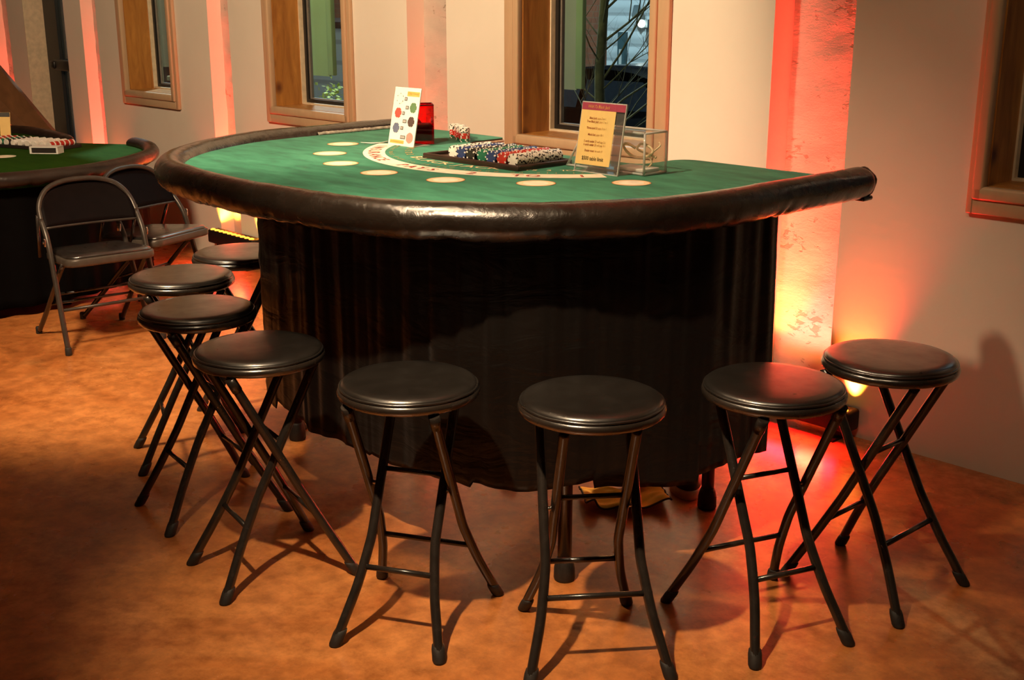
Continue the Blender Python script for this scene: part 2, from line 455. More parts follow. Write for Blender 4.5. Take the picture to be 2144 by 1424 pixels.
DOOR = (-8.50, -7.86)
segs = [(a, b_, 'w', 0) for a, b_ in WINS]+[(a, b_, 'c', d) for a, b_, d in COLS]+[(DOOR[0], DOOR[1], 'd', 0)]
segs.sort()
mb = MB(); x = XL-.2
for a, b_, k, d in segs:
    mb.b2((x, 0, 0), (a, WT, ZT))
    if k == 'w': mb.b2((a, 0, 0), (b_, WT, WZ0)); mb.b2((a, 0, WZ1), (b_, WT, ZT))
    if k == 'c': mb.b2((a, d+.05, 0), (b_, WT, ZT))
    if k == 'd': mb.b2((a, 0, 2.15), (b_, WT, ZT))
    x = b_
mb.b2((x, 0, 0), (XR+.2, WT, ZT)); struct('wall_rear', mb, M['plaster'])
# concrete columns in the slots between the wall panels
for i, (a, b_, d) in enumerate(COLS):
    mb = MB(); nx, nz = 14, 90
    vs = []; fs = []
    for j in range(nz+1):
        for k in range(nx+1):
            xx = a+(b_-a)*k/nx; zz = ZT*j/nz
            h = noise.noise((xx*9, zz*16, i*3.1))*.004+noise.noise((xx*30, zz*60, i))*.002
            vs.append((xx, d+h, zz))
    w = nx+1
    for j in range(nz):
        for k in range(nx): fs.append((j*w+k, j*w+k+1, (j+1)*w+k+1, (j+1)*w+k))
    mb.add(vs, fs, 0, True)
    mb.b2((a, d+.012, 0), (b_, d+.05, ZT))
    struct('trim_%d' % (i+1), mb, M['concrete'], ((a+b_)/2, d, 0))
def ring_frame(mb, x0, x1, z0, z1, w, y0, y1, mi=0):
    """rectangular frame, outer x0..z1, member width w, from y0 to y1"""
    mb.b2((x0, y0, z0), (x0+w, y1, z1), mi); mb.b2((x1-w, y0, z0), (x1, y1, z1), mi)
    mb.b2((x0+w, y0, z0), (x1-w, y1, z0+w), mi); mb.b2((x0+w, y0, z1-w), (x1-w, y1, z1), mi)
for i, ((a, b_), (oa, ob)) in enumerate(zip(WINS, OUTER)):
    loc = ((a+b_)/2, 0, WZ0)
    mb = MB()
    ring_frame(mb, a, b_, WZ0, WZ1, .006, .0, .155, 0)     # pine lining
    mb.b2((a, 0, WZ0), (b_, .155, WZ0+.004), 0)
    w_o = link('window_%d' % (i+1), mb, M['pine'], None, loc, loc); w_o['kind'] = 'structure'
    def wp(name, mb, mat): return link(name, mb, mat, w_o, (0,0,0), loc)
    mb = MB(); zo = WZ0-.08
    # casing: flat outer board, raised inner bead
    iw = min(a-oa, .085)
    mb.b2((oa, -.020, zo), (a-.030, 0, WZ1+.08), 0, .004); mb.b2((b_+.030, -.020, zo), (ob, 0, WZ1+.08), 0, .004)
    mb.b2((a-.031, -.020, zo), (b_+.031, 0, WZ0-.032), 0, .004); mb.b2((a-.031, -.020, WZ1+.03), (b_+.031, 0, WZ1+.08), 0, .004)
    mb.b2((a-.033, -.030, WZ0-.036), (a+.002, .004, WZ1+.034), 0, .008); mb.b2((b_-.002, -.030, WZ0-.036), (b_+.033, .004, WZ1+.034), 0, .008)
    mb.b2((a-.030, -.030, WZ0-.036), (b_+.030, .006, WZ0+.004), 0, .008); mb.b2((a-.030, -.030, WZ1+.001), (b_+.030, 0, WZ1+.034), 0, .008)
    wp('window_casing', mb, M['casing'])
    mb = MB(); ring_frame(mb, a+.001, b_-.001, WZ0+.002, WZ1-.002, .012, .155, .180, 0); wp('window_stop', mb, M['stop'])
    mb = MB(); ring_frame(mb, a+.001, b_-.001, WZ0+.002, WZ1-.002, .030, .180, .215, 0); wp('window_sash', mb, M['black_sash'])
    mb = MB(); ring_frame(mb, a+.031, b_-.031, WZ0+.032, WZ1-.032, .006, .192, .212, 0); wp('glazing_bead', mb, M['grey_bead'])
    mb = MB(); mb.b2((a+.037, .199, WZ0+.038), (b_-.037, .203, WZ1-.038)); wp('window_pane', mb, M['pane'])
# glazed door at the far left
d0, d1 = DOOR; loc = (d0, .2, 0)
mb = MB(); fw = .20
mb.b2((d0, .14, 0), (d0+fw, .19, 2.15)); mb.b2((d1-.05, .14, 0), (d1, .19, 2.15)); mb.b2((d0+fw, .14, 2.0), (d1-.05, .19, 2.15)); mb.b2((d0+fw, .14, 0), (d1-.05, .19, .12))
dr = link('door_1', mb, M['black_sash'], None, loc, loc); dr['kind'] = 'structure'
mb = MB(); mb.b2((d0+fw, .16, .12), (d1-.05, .165, 2.0)); link('door_pane', mb, M['pane'], dr, (0,0,0), loc)
mb = MB(); mb.b2((d0+.16, .10, .955), (d1-.01, .135, 1.03), 0, .012); mb.b2((d0+.13, .09, .965), (d0+.20, .14, 1.02), 0, .01)
link('push_bar', mb, M['black_sash'], dr, (0,0,0), loc)
mb = MB(); mb.b2((d0, .0, 0), (d0+.004, .14, 2.15)); link('door_reveal', mb, M['stop'], dr, (0,0,0), loc)

# ------------------------------------------------------------------ main blackjack table
TX = -2.68; TZ = .970
TL = (TX, -1.15, 0)
tab = thing('blackjack_table', 'large green felt card table with padded black rail and black pleated skirt in the foreground', 'table', TL)
half = [(.965, .53), (.965, .80), (.965, 1.0), (.962, 1.13), (.947, 1.264), (.91, 1.38), (.86, 1.48), (.79, 1.595), (.68, 1.715), (.55, 1.805), (.42, 1.855), (.25, 1.885), (0, 1.90)]
rail_pts = [(TX+d, -w) for d, w in half] + [(TX-d, -w) for d, w in half[-2::-1]]
def sweep_rail(pts, rz_, rr, seed, zc, flat=0, gather=1.0, step=.012):
    P = resample(crom([(x_, y_, zc) for x_, y_ in pts], 10), step)
    m = len(P); n = 30; mb = MB(); vs = []; fs = []; ends = 10
    pinch = [(random.uniform(.05, .95), random.uniform(.5, 1)) for _ in range(26)]
    for i, p in enumerate(P):
        t = (P[min(i+1, m-1)]-P[max(i-1, 0)]).normalized(); nrm = Vector((t.y, -t.x, 0))
        s = i/(m-1)
        for k in range(n):
            a = 2*PI*k/n
            ca, sa = math.cos(a), math.sin(a)
            under = max(0, -sa)
            d = noise.noise((p.x*5+ca, p.y*5, sa*1.5+seed))*.0022
            d += noise.noise((p.x*26+seed, p.y*26, sa*2.5))*.0012
            g = 0
            for ps, pw in pinch:
                g -= pw*.005*math.exp(-((s-ps+.004*sa)/.0028)**2)*max(0, .35-sa)
            d += g*gather
            d += .003*under*noise.noise((p.x*34, p.y*34, seed+9))*gather
            e = 1
            if i < 3: e = (.80, .93, .985)[i]
            if i > m-4: e = (.80, .93, .985)[m-1-i]
            vs.append(p + nrm*ca*(rr*e+d) + Vector((0, 0, sa*(rz_*e+d))))
    for i in range(m-1):
        for k in range(n): fs.append((i*n+k, i*n+(k+1)%n, (i+1)*n+(k+1)%n, (i+1)*n+k))
    mb.add(vs, fs, 0, True)
    mb.add([vs[k] for k in range(n)], [tuple(range(n-1, -1, -1))], 0)
    mb.add([vs[(m-1)*n+k] for k in range(n)], [tuple(range(n))], 0)
    return mb
rail = link('padded_rail', sweep_rail(rail_pts, .045, .045, 1.3, .956), M['rail'], tab, (0,0,0), TL)
# folded vinyl at the two rail ends
for sx in (1, -1):
    mb = MB(); xx = TX+sx*.965
    mb.lathe([(.0, 0), (.024, .001), (.036, .004), (.0405, .010), (.0405, .020)], 24, 0, (0,0,0), True, lambda p, i, a: (p[0]*(1+.05*math.sin(5*a)), p[1]*(1+.05*math.sin(5*a)), p[2]))
    mb.xf(Matrix.Translation((xx, -.520, .956)) @ Matrix.Rotation(PI/2, 4, 'X'))
    mb.box((xx+.004, -.545, .914), (.05, .05, .014), 0, 0, .006)
    link('rail_end_cap', mb, M['rail'], tab, (0,0,0), TL)
# table board with dealer notch
BW = .585
def notch_outline():
    o = []
    inner = [(x_, y_) for x_, y_ in [(p.x, p.y) for p in resample(crom([(a, b_, 0) for a, b_ in rail_pts], 8), .03)] if y_ < -BW]
    o += [(TX+.965, -BW)] + inner + [(TX-.965, -BW)]
    nl, nr, nd, r = -3.085, -2.30, .785, .05
    def arc(cx, cy, a0, a1, rad): return [(cx+rad*math.cos(a0+(a1-a0)*k/6), cy+rad*math.sin(a0+(a1-a0)*k/6)) for k in range(7)]
    # walk along the straight dealer edge from left to right, dipping into the notch
    o += arc(nl-.03, -BW-.03, PI/2, 0, .03)
    o += arc(nl+r, -nd+r, PI, 1.5*PI, r)
    o += arc(nr-r, -nd+r, 1.5*PI, 2*PI, r)
    o += arc(nr+.06, -BW-.06, PI, PI/2, .06)
    return o
outl = notch_outline()
mb = MB(); mb.prism(outl, TZ-.035, TZ-.002, 0); link('tabletop_board', mb, M['board'], tab, (0,0,0), TL)
mb = MB()
e0 = [p for p in outl if p[1] > -.80 and TX-.5 < p[0] < TX+.5]
mb.tube([(x_, y_, TZ-.012) for x_, y_ in e0], .006, 0, 8); link('edge_trim', mb, M['edge_tape'], tab, (0,0,0), TL)
# felt with printed layout
FM = [M['felt'], M['print_cream'], M['print_white'], M['print_tan'], M['print_rust'], M['print_red'], M['print_black'], M['print_gold'], M['print_pale']]
mb = MB(); mb.prism(outl, TZ-.002, TZ, 0)
PCX, PCY, zp = -2.712, -.717, TZ+.0007
def disc(cx, cy, rings, z):
    n = 48
    for i in range(len(rings)-1):
        r0, r1, mi = rings[i][0], rings[i+1][0], rings[i][1]
        vs = []; fs = []
        for k in range(n):
            a = 2*PI*k/n; vs += [(cx+r0*math.cos(a), cy+r0*math.sin(a), z), (cx+r1*math.cos(a), cy+r1*math.sin(a), z)]
        for k in range(n): fs.append((2*k, 2*k+1, 2*((k+1)%n)+1, 2*((k+1)%n)))
        mb.add(vs, fs, mi)
for px_, py_ in [(-3.328,-1.111),(-3.151,-1.292),(-2.934,-1.408),(-2.700,-1.447),(-2.466,-1.402),(-2.253,-1.270),(-2.082,-1.082)]:
    disc(px_, py_, [(.0001, 2), (.034, 1), (.048, 3), (.0515, 4), (.0535, 4)], zp)
def band(r0, r1, a0, a1, z, mi, n=80):
    vs = []; fs = []
    for k in range(n+1):
        a = a0+(a1-a0)*k/n; vs += [(PCX+r0*math.cos(a), PCY+r0*math.sin(a), z), (PCX+r1*math.cos(a), PCY+r1*math.sin(a), z)]
    for k in range(n): fs.append((2*k, 2*k+1, 2*k+3, 2*k+2))
    mb.add(vs, fs, mi)
D = math.radians
band(.550, .620, D(208), D(327), zp, 2)
arc_text(mb, 'INSURANCE  PAYS  2  TO  1', .052, PCX, PCY, .585, D(213), D(323), zp+.0006, 5, .004, 1.0)
arc_text(mb, 'INSURANCE  PAYS  2  TO  1', .052, PCX+.0025, PCY+.0012, .5845, D(213), D(323), zp+.0003, 6, .002, 1.0)
arc_text(mb, 'BLACKJACK', .054, PCX, PCY, .470, D(246), D(295), zp+.0006, 8, .004, 1.25)
arc_text(mb, 'PAYS 3 TO 2', .034, PCX, PCY, .475, D(298), D(325), zp+.0006, 8, .004)
arc_text(mb, 'PAYS 3 TO 2', .034, PCX, PCY, .475, D(215), D(241), zp+.0006, 7, .004)
arc_text(mb, 'Dealer must draw to 16 and stand on all 17s', .026, PCX, PCY, .528, D(211), D(326), zp+.0006, 7, .006)
link('felt_surface', mb, FM, tab, (0,0,0), TL)
# crinkled pale strip inside the far left rail
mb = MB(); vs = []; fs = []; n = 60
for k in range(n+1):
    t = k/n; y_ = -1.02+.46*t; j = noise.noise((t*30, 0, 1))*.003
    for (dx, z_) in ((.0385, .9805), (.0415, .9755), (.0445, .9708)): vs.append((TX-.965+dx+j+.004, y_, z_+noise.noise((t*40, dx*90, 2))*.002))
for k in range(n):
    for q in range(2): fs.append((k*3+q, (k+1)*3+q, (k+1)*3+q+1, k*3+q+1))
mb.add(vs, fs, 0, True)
lin = link('rail_strip', mb, M['inner_strip'], tab, (0,0,0), TL)
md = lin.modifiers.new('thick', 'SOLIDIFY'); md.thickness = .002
# skirt
sk = [(-1.745, .895), (-1.747, 1.00), (-1.755, 1.12), (-1.795, 1.24), (-1.855, 1.37), (-1.925, 1.50), (-2.04, 1.595), (-2.22, 1.645), (-2.45, 1.665), (-2.70, 1.668), (-2.92, 1.645), (-3.08, 1.605), (-3.20, 1.525), (-3.29, 1.43), (-3.345, 1.28), (-3.365, 1.08), (-3.365, .90)]
P = resample(crom([(a, -b_, 0) for a, b_ in sk], 10), .006)
mb = MB(); m_ = len(P); nz = 36; vs = []; fs = []
ph = 0; phs = []; hem = []
for i in range(m_):
    ph += .006*2*PI/(.085+.05*noise.noise((i*.012, 3, 1))); phs.append(ph)
panels = [0, .10, .21, .33, .47, .58, .66, .745, .80, .84, .885, .94, 1.01]
for i, p in enumerate(P):
    t = (P[min(i+1, m_-1)]-P[max(i-1, 0)]).normalized(); nrm = Vector((t.y, -t.x, 0))
    if nrm.dot(p-Vector((TX, -1.0, 0))) < 0: nrm = -nrm
    s = i/(m_-1)
    pn = sum(1 for q in panels if q <= s)
    hz = .246+.014*math.sin(pn*2.4)+.005*math.sin(s*40)+.022*max(0, 1-abs(s-.20)/.10)
    if s < .05: hz += .0
    for j in range(nz+1):
        u = j/nz; z_ = .918+(hz-.918)*u
        g = .45+.55*min(1, u*1.5)
        vf = 1-.6*max(0, min(1, (s-.56)*9))
        d = .014*g*vf*noise.noise((s*17+.2*u, u*.5, 5)) + .010*g*vf*noise.noise((s*41, u*.6, 3)) + .004*vf*noise.noise((s*110, u*.8, 9))
        d += .003*vf*math.sin(phs[i])*(1-.5*u)
        for q in panels:
            e = s-q
            if 0 <= e < .03: d += .0035*(1-e/.03)*u
        d += .007*noise.noise((s*13, z_*26, 8))*max(0, 1-abs(s-.69)/.09)+.0030*noise.noise((s*10, z_*20, 4))*max(0, min(1, (s-.6)*8))     # cross creases on the left
        d += .002*noise.noise((s*26, z_*10, 2))
        vs.append((p.x+nrm.x*d, p.y+nrm.y*d, z_))
w = nz+1
for i in range(m_-1):
    for j in range(nz): fs.append((i*w+j, i*w+j+1, (i+1)*w+j+1, (i+1)*w+j))
mb.add(vs, fs, 0, True)
so = link('pleated_skirt', mb, M['skirt'], tab, (0,0,0), TL)
md = so.modifiers.new('thick', 'SOLIDIFY'); md.thickness = .0025
for lx, ly in ((-1.94, -1.472), (-1.962, -.842), (-3.275, -1.385), (-3.29, -.842)):
    mb = MB(); mb.tube([(lx, ly, .03), (lx, ly, .50), (lx, ly, .935)], [.0185, .0185, .0185], 0, 20)
    lg = link('leg', mb, M['tube'], tab, (0,0,0), TL)
    mb = MB(); mb.lathe([(.026, 0), (.028, .006), (.027, .035), (.0225, .055), (.0195, .062)], 24, 0, (lx, ly, 0))
    f_ = link('rubber_foot', mb, M['rubber'], lg, (0,0,0), TL)

# ------------------------------------------------------------------ chips
def chip_mesh(name, body, spot):
    mb = MB(); r, h, n = .0195, .0036, 24
    for k in range(n):
        a0, a1 = 2*PI*k/n, 2*PI*(k+1)/n; mi = 1 if k % 4 == 0 else 0
        c0, s0, c1, s1 = math.cos(a0), math.sin(a0), math.cos(a1), math.sin(a1)
        ri = r*.70
        mb.add([(c0*r, s0*r, -h/2), (c1*r, s1*r, -h/2), (c1*r, s1*r, h/2), (c0*r, s0*r, h/2)], [(0, 1, 2, 3)], mi)
        for z_ in (-h/2, h/2):
            q = [(c0*ri, s0*ri, z_), (c0*r, s0*r, z_), (c1*r, s1*r, z_), (c1*ri, s1*ri, z_)]
            mb.add(q, [(0, 1, 2, 3) if z_ > 0 else (3, 2, 1, 0)], mi)
            mb.add([(0, 0, z_), (c0*ri, s0*ri, z_), (c1*ri, s1*ri, z_)], [(0, 1, 2) if z_ > 0 else (2, 1, 0)], 0)
    me_o = link(name, mb, [body, spot]); me = me_o.data; bpy.data.objects.remove(me_o); return me
CH_ME = {'white': chip_mesh('white_chip', M['chip_white'], M['chip_black']), 'red': chip_mesh('red_chip', M['chip_red'], M['chip_white']),
         'blue': chip_mesh('blue_chip', M['chip_blue'], M['chip_white']), 'black': chip_mesh('black_chip', M['chip_black'], M['chip_white']),
         'green': chip_mesh('green_chip', M['chip_green'], M['chip_white'])}
def chip(col, loc, rot, label, group):
    o = bpy.data.objects.new('poker_chip', CH_ME[col]); COL.objects.link(o)
    o.location = loc; o.rotation_euler = rot
    return tag(o, label, 'poker chip', group)
# rack
RX0, RX1, RY0, RY1 = -2.865, -2.445, -1.150, -.925
RL = ((RX0+RX1)/2, (RY0+RY1)/2, TZ)
rack = thing('chip_rack', 'shallow dark brown tray holding rows of coloured chips at the dealer notch', 'chip tray', RL)
mb = MB(); mb.b2((RX0, RY0, TZ+.001), (RX1, RY1, TZ+.006), 0)
link('tray_base', mb, M['tray'], rack, (0,0,0), RL)
mb = MB()
mb.b2((RX0, RY0, TZ+.001), (RX1, RY0+.012, TZ+.016), 0, .004); mb.b2((RX0, RY1-.012, TZ+.001), (RX1, RY1, TZ+.016), 0, .004)
mb.b2((RX0, RY0+.010, TZ+.001), (RX0+.012, RY1-.010, TZ+.016), 0, .004); mb.b2((RX1-.012, RY0+.010, TZ+.001), (RX1, RY1-.010, TZ+.016), 0, .004)
link('tray_rim', mb, M['tray'], rack, (0,0,0), RL)
rows = [('white', -2.752, 33), ('blue', -2.709, 36), ('black', -2.664, 39), ('green', -2.619, 35), ('blue', -2.574, 39), ('red', -2.527, 40), ('white', -2.481, 40)]
ordn = ['leftmost white', 'blue row beside the leftmost white', 'black', 'green', 'blue row beside the red', 'red', 'rightmost white']
for (c_, xx, cnt), od in zip(rows, ordn):
    y0 = RY0+.016+(40-cnt)*.0014
    rw = od if 'row' in od else od+' row'
    rw = rw.replace('row beside', 'row beside') + (' one' if 'beside' in od else '')
    rw = {'blue row beside the leftmost white one': 'blue row beside leftmost white row', 'blue row beside the red one': 'blue row beside the red row'}.get(rw, rw)
    for k in range(cnt):
        lean = random.uniform(-.05, .05)
        loc = (xx+random.uniform(-.0008, .0008), y0+.0047*k, TZ+.0265+random.uniform(-.0006, .0006))
        first = k == 0
        chip(c_, loc, (PI/2+lean, random.uniform(0, 6.28), 0),
             ('front %s chip of the %s in the brown tray' % (c_, rw)) if first else ('%s chip standing in the %s of the brown tray' % (c_, rw)),
             None if first else 'chips in the %s of the tray' % rw)
# stacks behind the candle
STK = [(-3.098, -.770), (-3.140, -.748), (-3.170, -.725), (-3.212, -.712)]
sn = ['rightmost stack beside the red candle', 'second stack from the right beside the red candle', 'third stack from the right beside the red candle', 'stack nearest the red candle']
for (sx_, sy_), nm in zip(STK, sn):
    seq = ['green']*3+['red']*5+['white']*5
    for k, c_ in enumerate(seq):
        top = k == len(seq)-1
        chip(c_, (sx_+random.uniform(-.001, .001), sy_+random.uniform(-.001, .001), TZ+.0019+k*.0037), (0, 0, random.uniform(0, 6.28)),
             ('top white chip of the %s' % nm) if top else ('%s chip in the %s' % (c_, nm)), None if top else '%s chips of the %s' % (c_, nm))

# ------------------------------------------------------------------ chip value card
KX, KY = -3.155, -1.003
card = thing('chip_value_card', 'tall white card picturing seven coloured chips, leaning before the red candle', 'sign', (KX, KY, TZ))
W_, H_ = .134, .192; lean = D(12)
PM = [M['paper'], M['orange_print'], M['amber_text'], M['grey_box'], M['dark_grey'], M['c_green'], M['c_red'], M['c_black'], M['c_blue'], M['c_pink'], M['c_white']]
mb = MB(); mb.box((0, .0015, H_/2), (W_, .003, H_), 0)
def cp(u, v_, e=.0006): return ((u-.5)*W_, -e, v_*H_)
def crect(u0, u1, v0, v1, mi, e=.0006): mb.add([cp(u0, v0, e), cp(u1, v0, e), cp(u1, v1, e), cp(u0, v1, e)], [(0, 1, 2, 3)], mi)
def cchip(u, v_, mi, spot=0):
    n = 40; rr = .0165; cx, cz = (u-.5)*W_, v_*H_
    vs = [(cx, -.0006, cz)]; 
    for k in range(n):
        a = 2*PI*k/n; q = rr*1.05
        vs.append((cx+q*math.cos(a), -.0006, cz+q*math.sin(a)))
    mb.add(vs, [(0, 1+k, 1+(k+1) % n) for k in range(n)], mi)
    for k in range(6):
        a = 2*PI*(k+.5)/6
        mb.add([(cx+.0125*math.cos(a+dd)+0*rr if False else cx+rad*math.cos(a+dd), -.0009, cz+rad*math.sin(a+dd)) for rad, dd in ((.0152, -.10), (.0178, -.12), (.0178, .12), (.0152, .10))], [(0, 1, 2, 3)], spot)
for u, v_, mi, spot in [(.245, .805, 10, 4), (.79, .665, 5, 0), (.235, .560, 6, 0), (.775, .425, 7, 0), (.23, .300, 8, 0), (.80, .150, 9, 9)]:
    cchip(u, v_, mi, spot)
for u0, u1, v0, v1 in [(.42, .52, .775, .835), (.50, .62, .630, .690), (.40, .49, .530, .590), (.455, .60, .395, .455), (.40, .51, .275, .335), (.44, .63, .120, .180)]:
    crect(u0, u1, v0, v1, 4, .0006); crect(u0+.018, u1-.018, v0+.011, v1-.011, 3, .0010)
crect(.50, .97, .855, .935, 1); crect(.06, .60, .035, .095, 1)
put_text(mb, 'Chip Values', .0118, lambda x, y: ((.735-.5)*W_+x, -.0010, .886*H_+y), 2, .2, .0, 'C')
crect(.10, .56, .058, .068, 2, .001)
cf = link('card_face', mb, PM, card); cf.rotation_euler = (-lean, 0, 0)
mb = MB(); mb.box((.004, .035, .0014), (W_*.92, .075, .0024), 0)
link('card_base', mb, M['paper'], card)
# red candle
cl = (-3.172, -.902)
cand = thing('candle_holder', 'square ruby red glass candle holder behind the white chip card', 'candle holder', (cl[0], cl[1], TZ), D(54))
mb = MB(); s_ = .043; hh = .128; t_ = .004
for sx, sy, wx, wy in ((0, -s_+t_/2, 2*s_, t_), (0, s_-t_/2, 2*s_, t_), (-s_+t_/2, 0, t_, 2*s_-2*t_), (s_-t_/2, 0, t_, 2*s_-2*t_)):
    mb.box((sx, sy, hh/2+.001), (wx, wy, hh), 0)
mb.box((0, 0, .006), (2*s_-2*t_, 2*s_-2*t_, .010), 0)
link('glass_walls', mb, M['red_glass'], cand)
mb = MB(); mb.box((0, 0, .0385), (2*s_-2*t_-.002, 2*s_-2*t_-.002, .052), 0, 0, .004); link('wax', mb, M['wax'], cand)
mb = MB(); mb.tube([(0, 0, .064), (.001, 0, .074)], .001, 0, 6); link('wick', mb, M['dark_grey'], cand)
mb = MB()
for a_, b_ in (((-s_, -s_), (s_, -s_)), ((s_, -s_), (s_, s_)), ((s_, s_), (-s_, s_)), ((-s_, s_), (-s_, -s_))):
    mb.tube([(a_[0]*.97, a_[1]*.97, hh+.001), (b_[0]*.97, b_[1]*.97, hh+.001)], .0022, 0, 6)
link('glass_rim', mb, M['wax'], cand)
# paper slip near the ribbon
mb = MB(); n = 10; vs = []
for k in range(n+1):
    t = k/n
    for q in (0, 1): vs.append(((t-.5)*.085+q*.012, (q-.5)*.028+t*.03, .0008+.006*(t-.45)**2*4*(1-q)+.0005*q))
mb.add(vs, [(2*k, 2*k+2, 2*k+3, 2*k+1) for k in range(n)], 0, True)
slip = link('paper_slip', mb, M['paper'], None, (-3.262, -1.032, TZ+.001)); slip.rotation_euler = (0, 0, D(38))
md = slip.modifiers.new('thick', 'SOLIDIFY'); md.thickness = .0008
tag(slip, 'small curled white paper slip lying left of the chip card', 'paper')

# ------------------------------------------------------------------ rules sign in acrylic holder
SX, SY = -2.268, -1.020
sign = thing('rules_sign', 'yellow blackjack rules sheet with plum header in a clear slanted holder', 'sign', (SX, SY, TZ))
SW_, SH_ = .165, .197; sl = D(10)
mb = MB(); mb.box((0, .0015, SH_/2), (SW_, .003, SH_), 0)
pn = link('acrylic_panel', mb, M['acrylic'], sign); pn.rotation_euler = (-sl, 0, 0)
mb = MB()
mb.box((SW_/2-.0015, .0015, SH_/2), (.003, .0045, SH_), 0); mb.box((-SW_/2+.0015, .0015, SH_/2), (.003, .0045, SH_), 0); mb.box((0, .0015, SH_-.0015), (SW_, .0045, .003), 0)
mb.box((0, .0015, .0015), (SW_, .0045, .003), 0)
pe = link('panel_edge', mb, M['acrylic_edge'], sign); pe.rotation_euler = (-sl, 0, 0)
mb = MB(); mb.box((0, .045, .002), (SW_, .085, .003), 0); link('holder_base', mb, M['acrylic'], sign)
SM = [M['yellow_paper'], M['pink_head'], M['brown_text'], M['ochre_text'], M['dark_text'], M['orange_print'], M['acrylic_dim']]
mb = MB(); PW, PH, pz0 = .128, .172, .022
x0p = -SW_/2+.002
mb.box((x0p+PW/2, -.0006, pz0+PH/2), (PW, .0008, PH), 0)
hd = .020
mb.add([(x0p, -.0014, pz0+PH-hd), (x0p+PW, -.0014, pz0+PH-hd), (x0p+PW, -.0014, pz0+PH), (x0p, -.0014, pz0+PH)], [(0, 1, 2, 3)], 1)
cxp = x0p+PW/2
def st(s, size, y, mi, bold=0, shear=0, x=0, al='C', sx=.86): put_text(mb, s, size, lambda a, b_: (cxp+x+a, -.0018, pz0+y+b_), mi, shear, bold, al, sx)
st("Wild 7's Black Jack", .0125, PH-hd+.0055, 5, 0, .3)
def two(a, b_, y, size=.0088):
    vs, _ = text_mesh(a, size, .12, .01); wa = (max(v[0] for v in vs)-min(v[0] for v in vs))*.8
    vs, _ = text_mesh(b_, size, .12, 0); wb = (max(v[0] for v in vs)-min(v[0] for v in vs))*.8
    tot = wa+wb+.0028
    st(a, size, y, 2, .012, .12, -tot/2, 'L', .8); st(b_, size, y, 3, 0, .12, tot/2, 'R', .8)
two('Black Jack', 'pays 2 to 1', .1270); two('True Black Jack', 'pays 3 to 1', .1175)
two('Three-card 21', 'pays 3 to 1', .0995)
two('Match bet', 'pays 10-1', .0815)
two('5 cards under 21', 'will pay 2-1', .0625); two('6 cards under 21', 'will pay 3-1', .0530)
two('Dealer must', 'hit soft 17', .0365)
st('$500 table limit', .0150, .0130, 4, .008)
pp = link('rules_sheet', mb, SM, sign); pp.rotation_euler = (-sl, 0, 0)
mb = MB(); mb.box((SW_/2-.019, .0038, .100), (.032, .0008, .150), 0)
bk_ = link('backing_sheet', mb, M['acrylic_dim'], sign); bk_.rotation_euler = (-sl, 0, 0)
mb = MB(); mb.box((SW_/2-.019, -.0006, pz0+PH-hd/2), (.034, .0008, hd), 0)
bk_ = link('header_end', mb, M['pink_head'], sign); bk_.rotation_euler = (-sl, 0, 0)
# acrylic box behind it
bx0, bx1, by0, by1, bh = -2.432, -2.140, -.962, -.868, .116
BL = ((bx0+bx1)/2, (by0+by1)/2, TZ)
abox = thing('acrylic_box', 'open clear acrylic box with one slanted end behind the yellow sign', 'box', BL)
t_ = .004; sl_ = .072
mb = MB()
def slab(quad, nrm):
    q = [Vector(p) for p in quad]; nn = Vector(nrm)*t_
    mb.add(q+[p+nn for p in q], [(0, 1, 2, 3), (7, 6, 5, 4), (0, 4, 5, 1), (1, 5, 6, 2), (2, 6, 7, 3), (3, 7, 4, 0)], 0)
zb, zt = TZ+.002, TZ+bh
slab([(bx0, by0, zb), (bx1, by0, zb), (bx1, by0, zt), (bx0+sl_, by0, zt)], (0, 1, 0))
slab([(bx0, by1, zb), (bx1, by1, zb), (bx1, by1, zt), (bx0+sl_, by1, zt)], (0, -1, 0))
slab([(bx1, by0+t_, zb), (bx1, by1-t_, zb), (bx1, by1-t_, zt), (bx1, by0+t_, zt)], (-1, 0, 0))
slab([(bx0, by0+t_, zb), (bx0, by1-t_, zb), (bx0+sl_, by1-t_, zt), (bx0+sl_, by0+t_, zt)], (.9, 0, -.3))
mb.b2((bx0+.002, by0+t_, zb), (bx1-t_, by1-t_, zb+t_), 0)
link('box_walls', mb, M['acrylic'], abox, (0,0,0), BL)
mb = MB()
for p, q in (((bx1, by0, zb), (bx1, by0, zt)), ((bx1, by1, zb), (bx1, by1, zt)), ((bx0, by0, zb), (bx0+sl_, by0, zt)), ((bx0, by1, zb), (bx0+sl_, by1, zt)),
             ((bx0+sl_, by0, zt), (bx1, by0, zt)), ((bx1, by0, zt), (bx1, by1, zt)), ((bx1, by1, zt), (bx0+sl_, by1, zt)), ((bx0, by0, zb+.002), (bx1, by0, zb+.002)), ((bx1, by0, zb+.002), (bx1, by1, zb+.002))):
    mb.tube([p, q], .0034, 0, 8)
link('polished_edge', mb, M['acrylic_edge'], abox, (0,0,0), BL)
mb = MB(); mb.b2((-2.26, by0+.010, zb+t_), (-2.150, by1-.014, zb+t_+.010), 0, .002)  # added block imitating bluish white reflections at the box bottom
dk = link('reflection_block', mb, M['paper'], None, (-2.205, -.915, zb+t_), (-2.205, -.915, zb+t_)); tag(dk, 'low white block standing for reflections inside the clear acrylic box', 'block')
mb = MB()
pts = [(-2.195, -.935, .070), (-2.215, -.945, .082), (-2.235, -.94, .076), (-2.232, -.93, .058), (-2.205, -.925, .044), (-2.175, -.915, .046), (-2.158, -.905, .060), (-2.170, -.905, .074), (-2.195, -.910, .080), (-2.205, -.915, .066), (-2.18, -.905, .054), (-2.152, -.895, .044)]
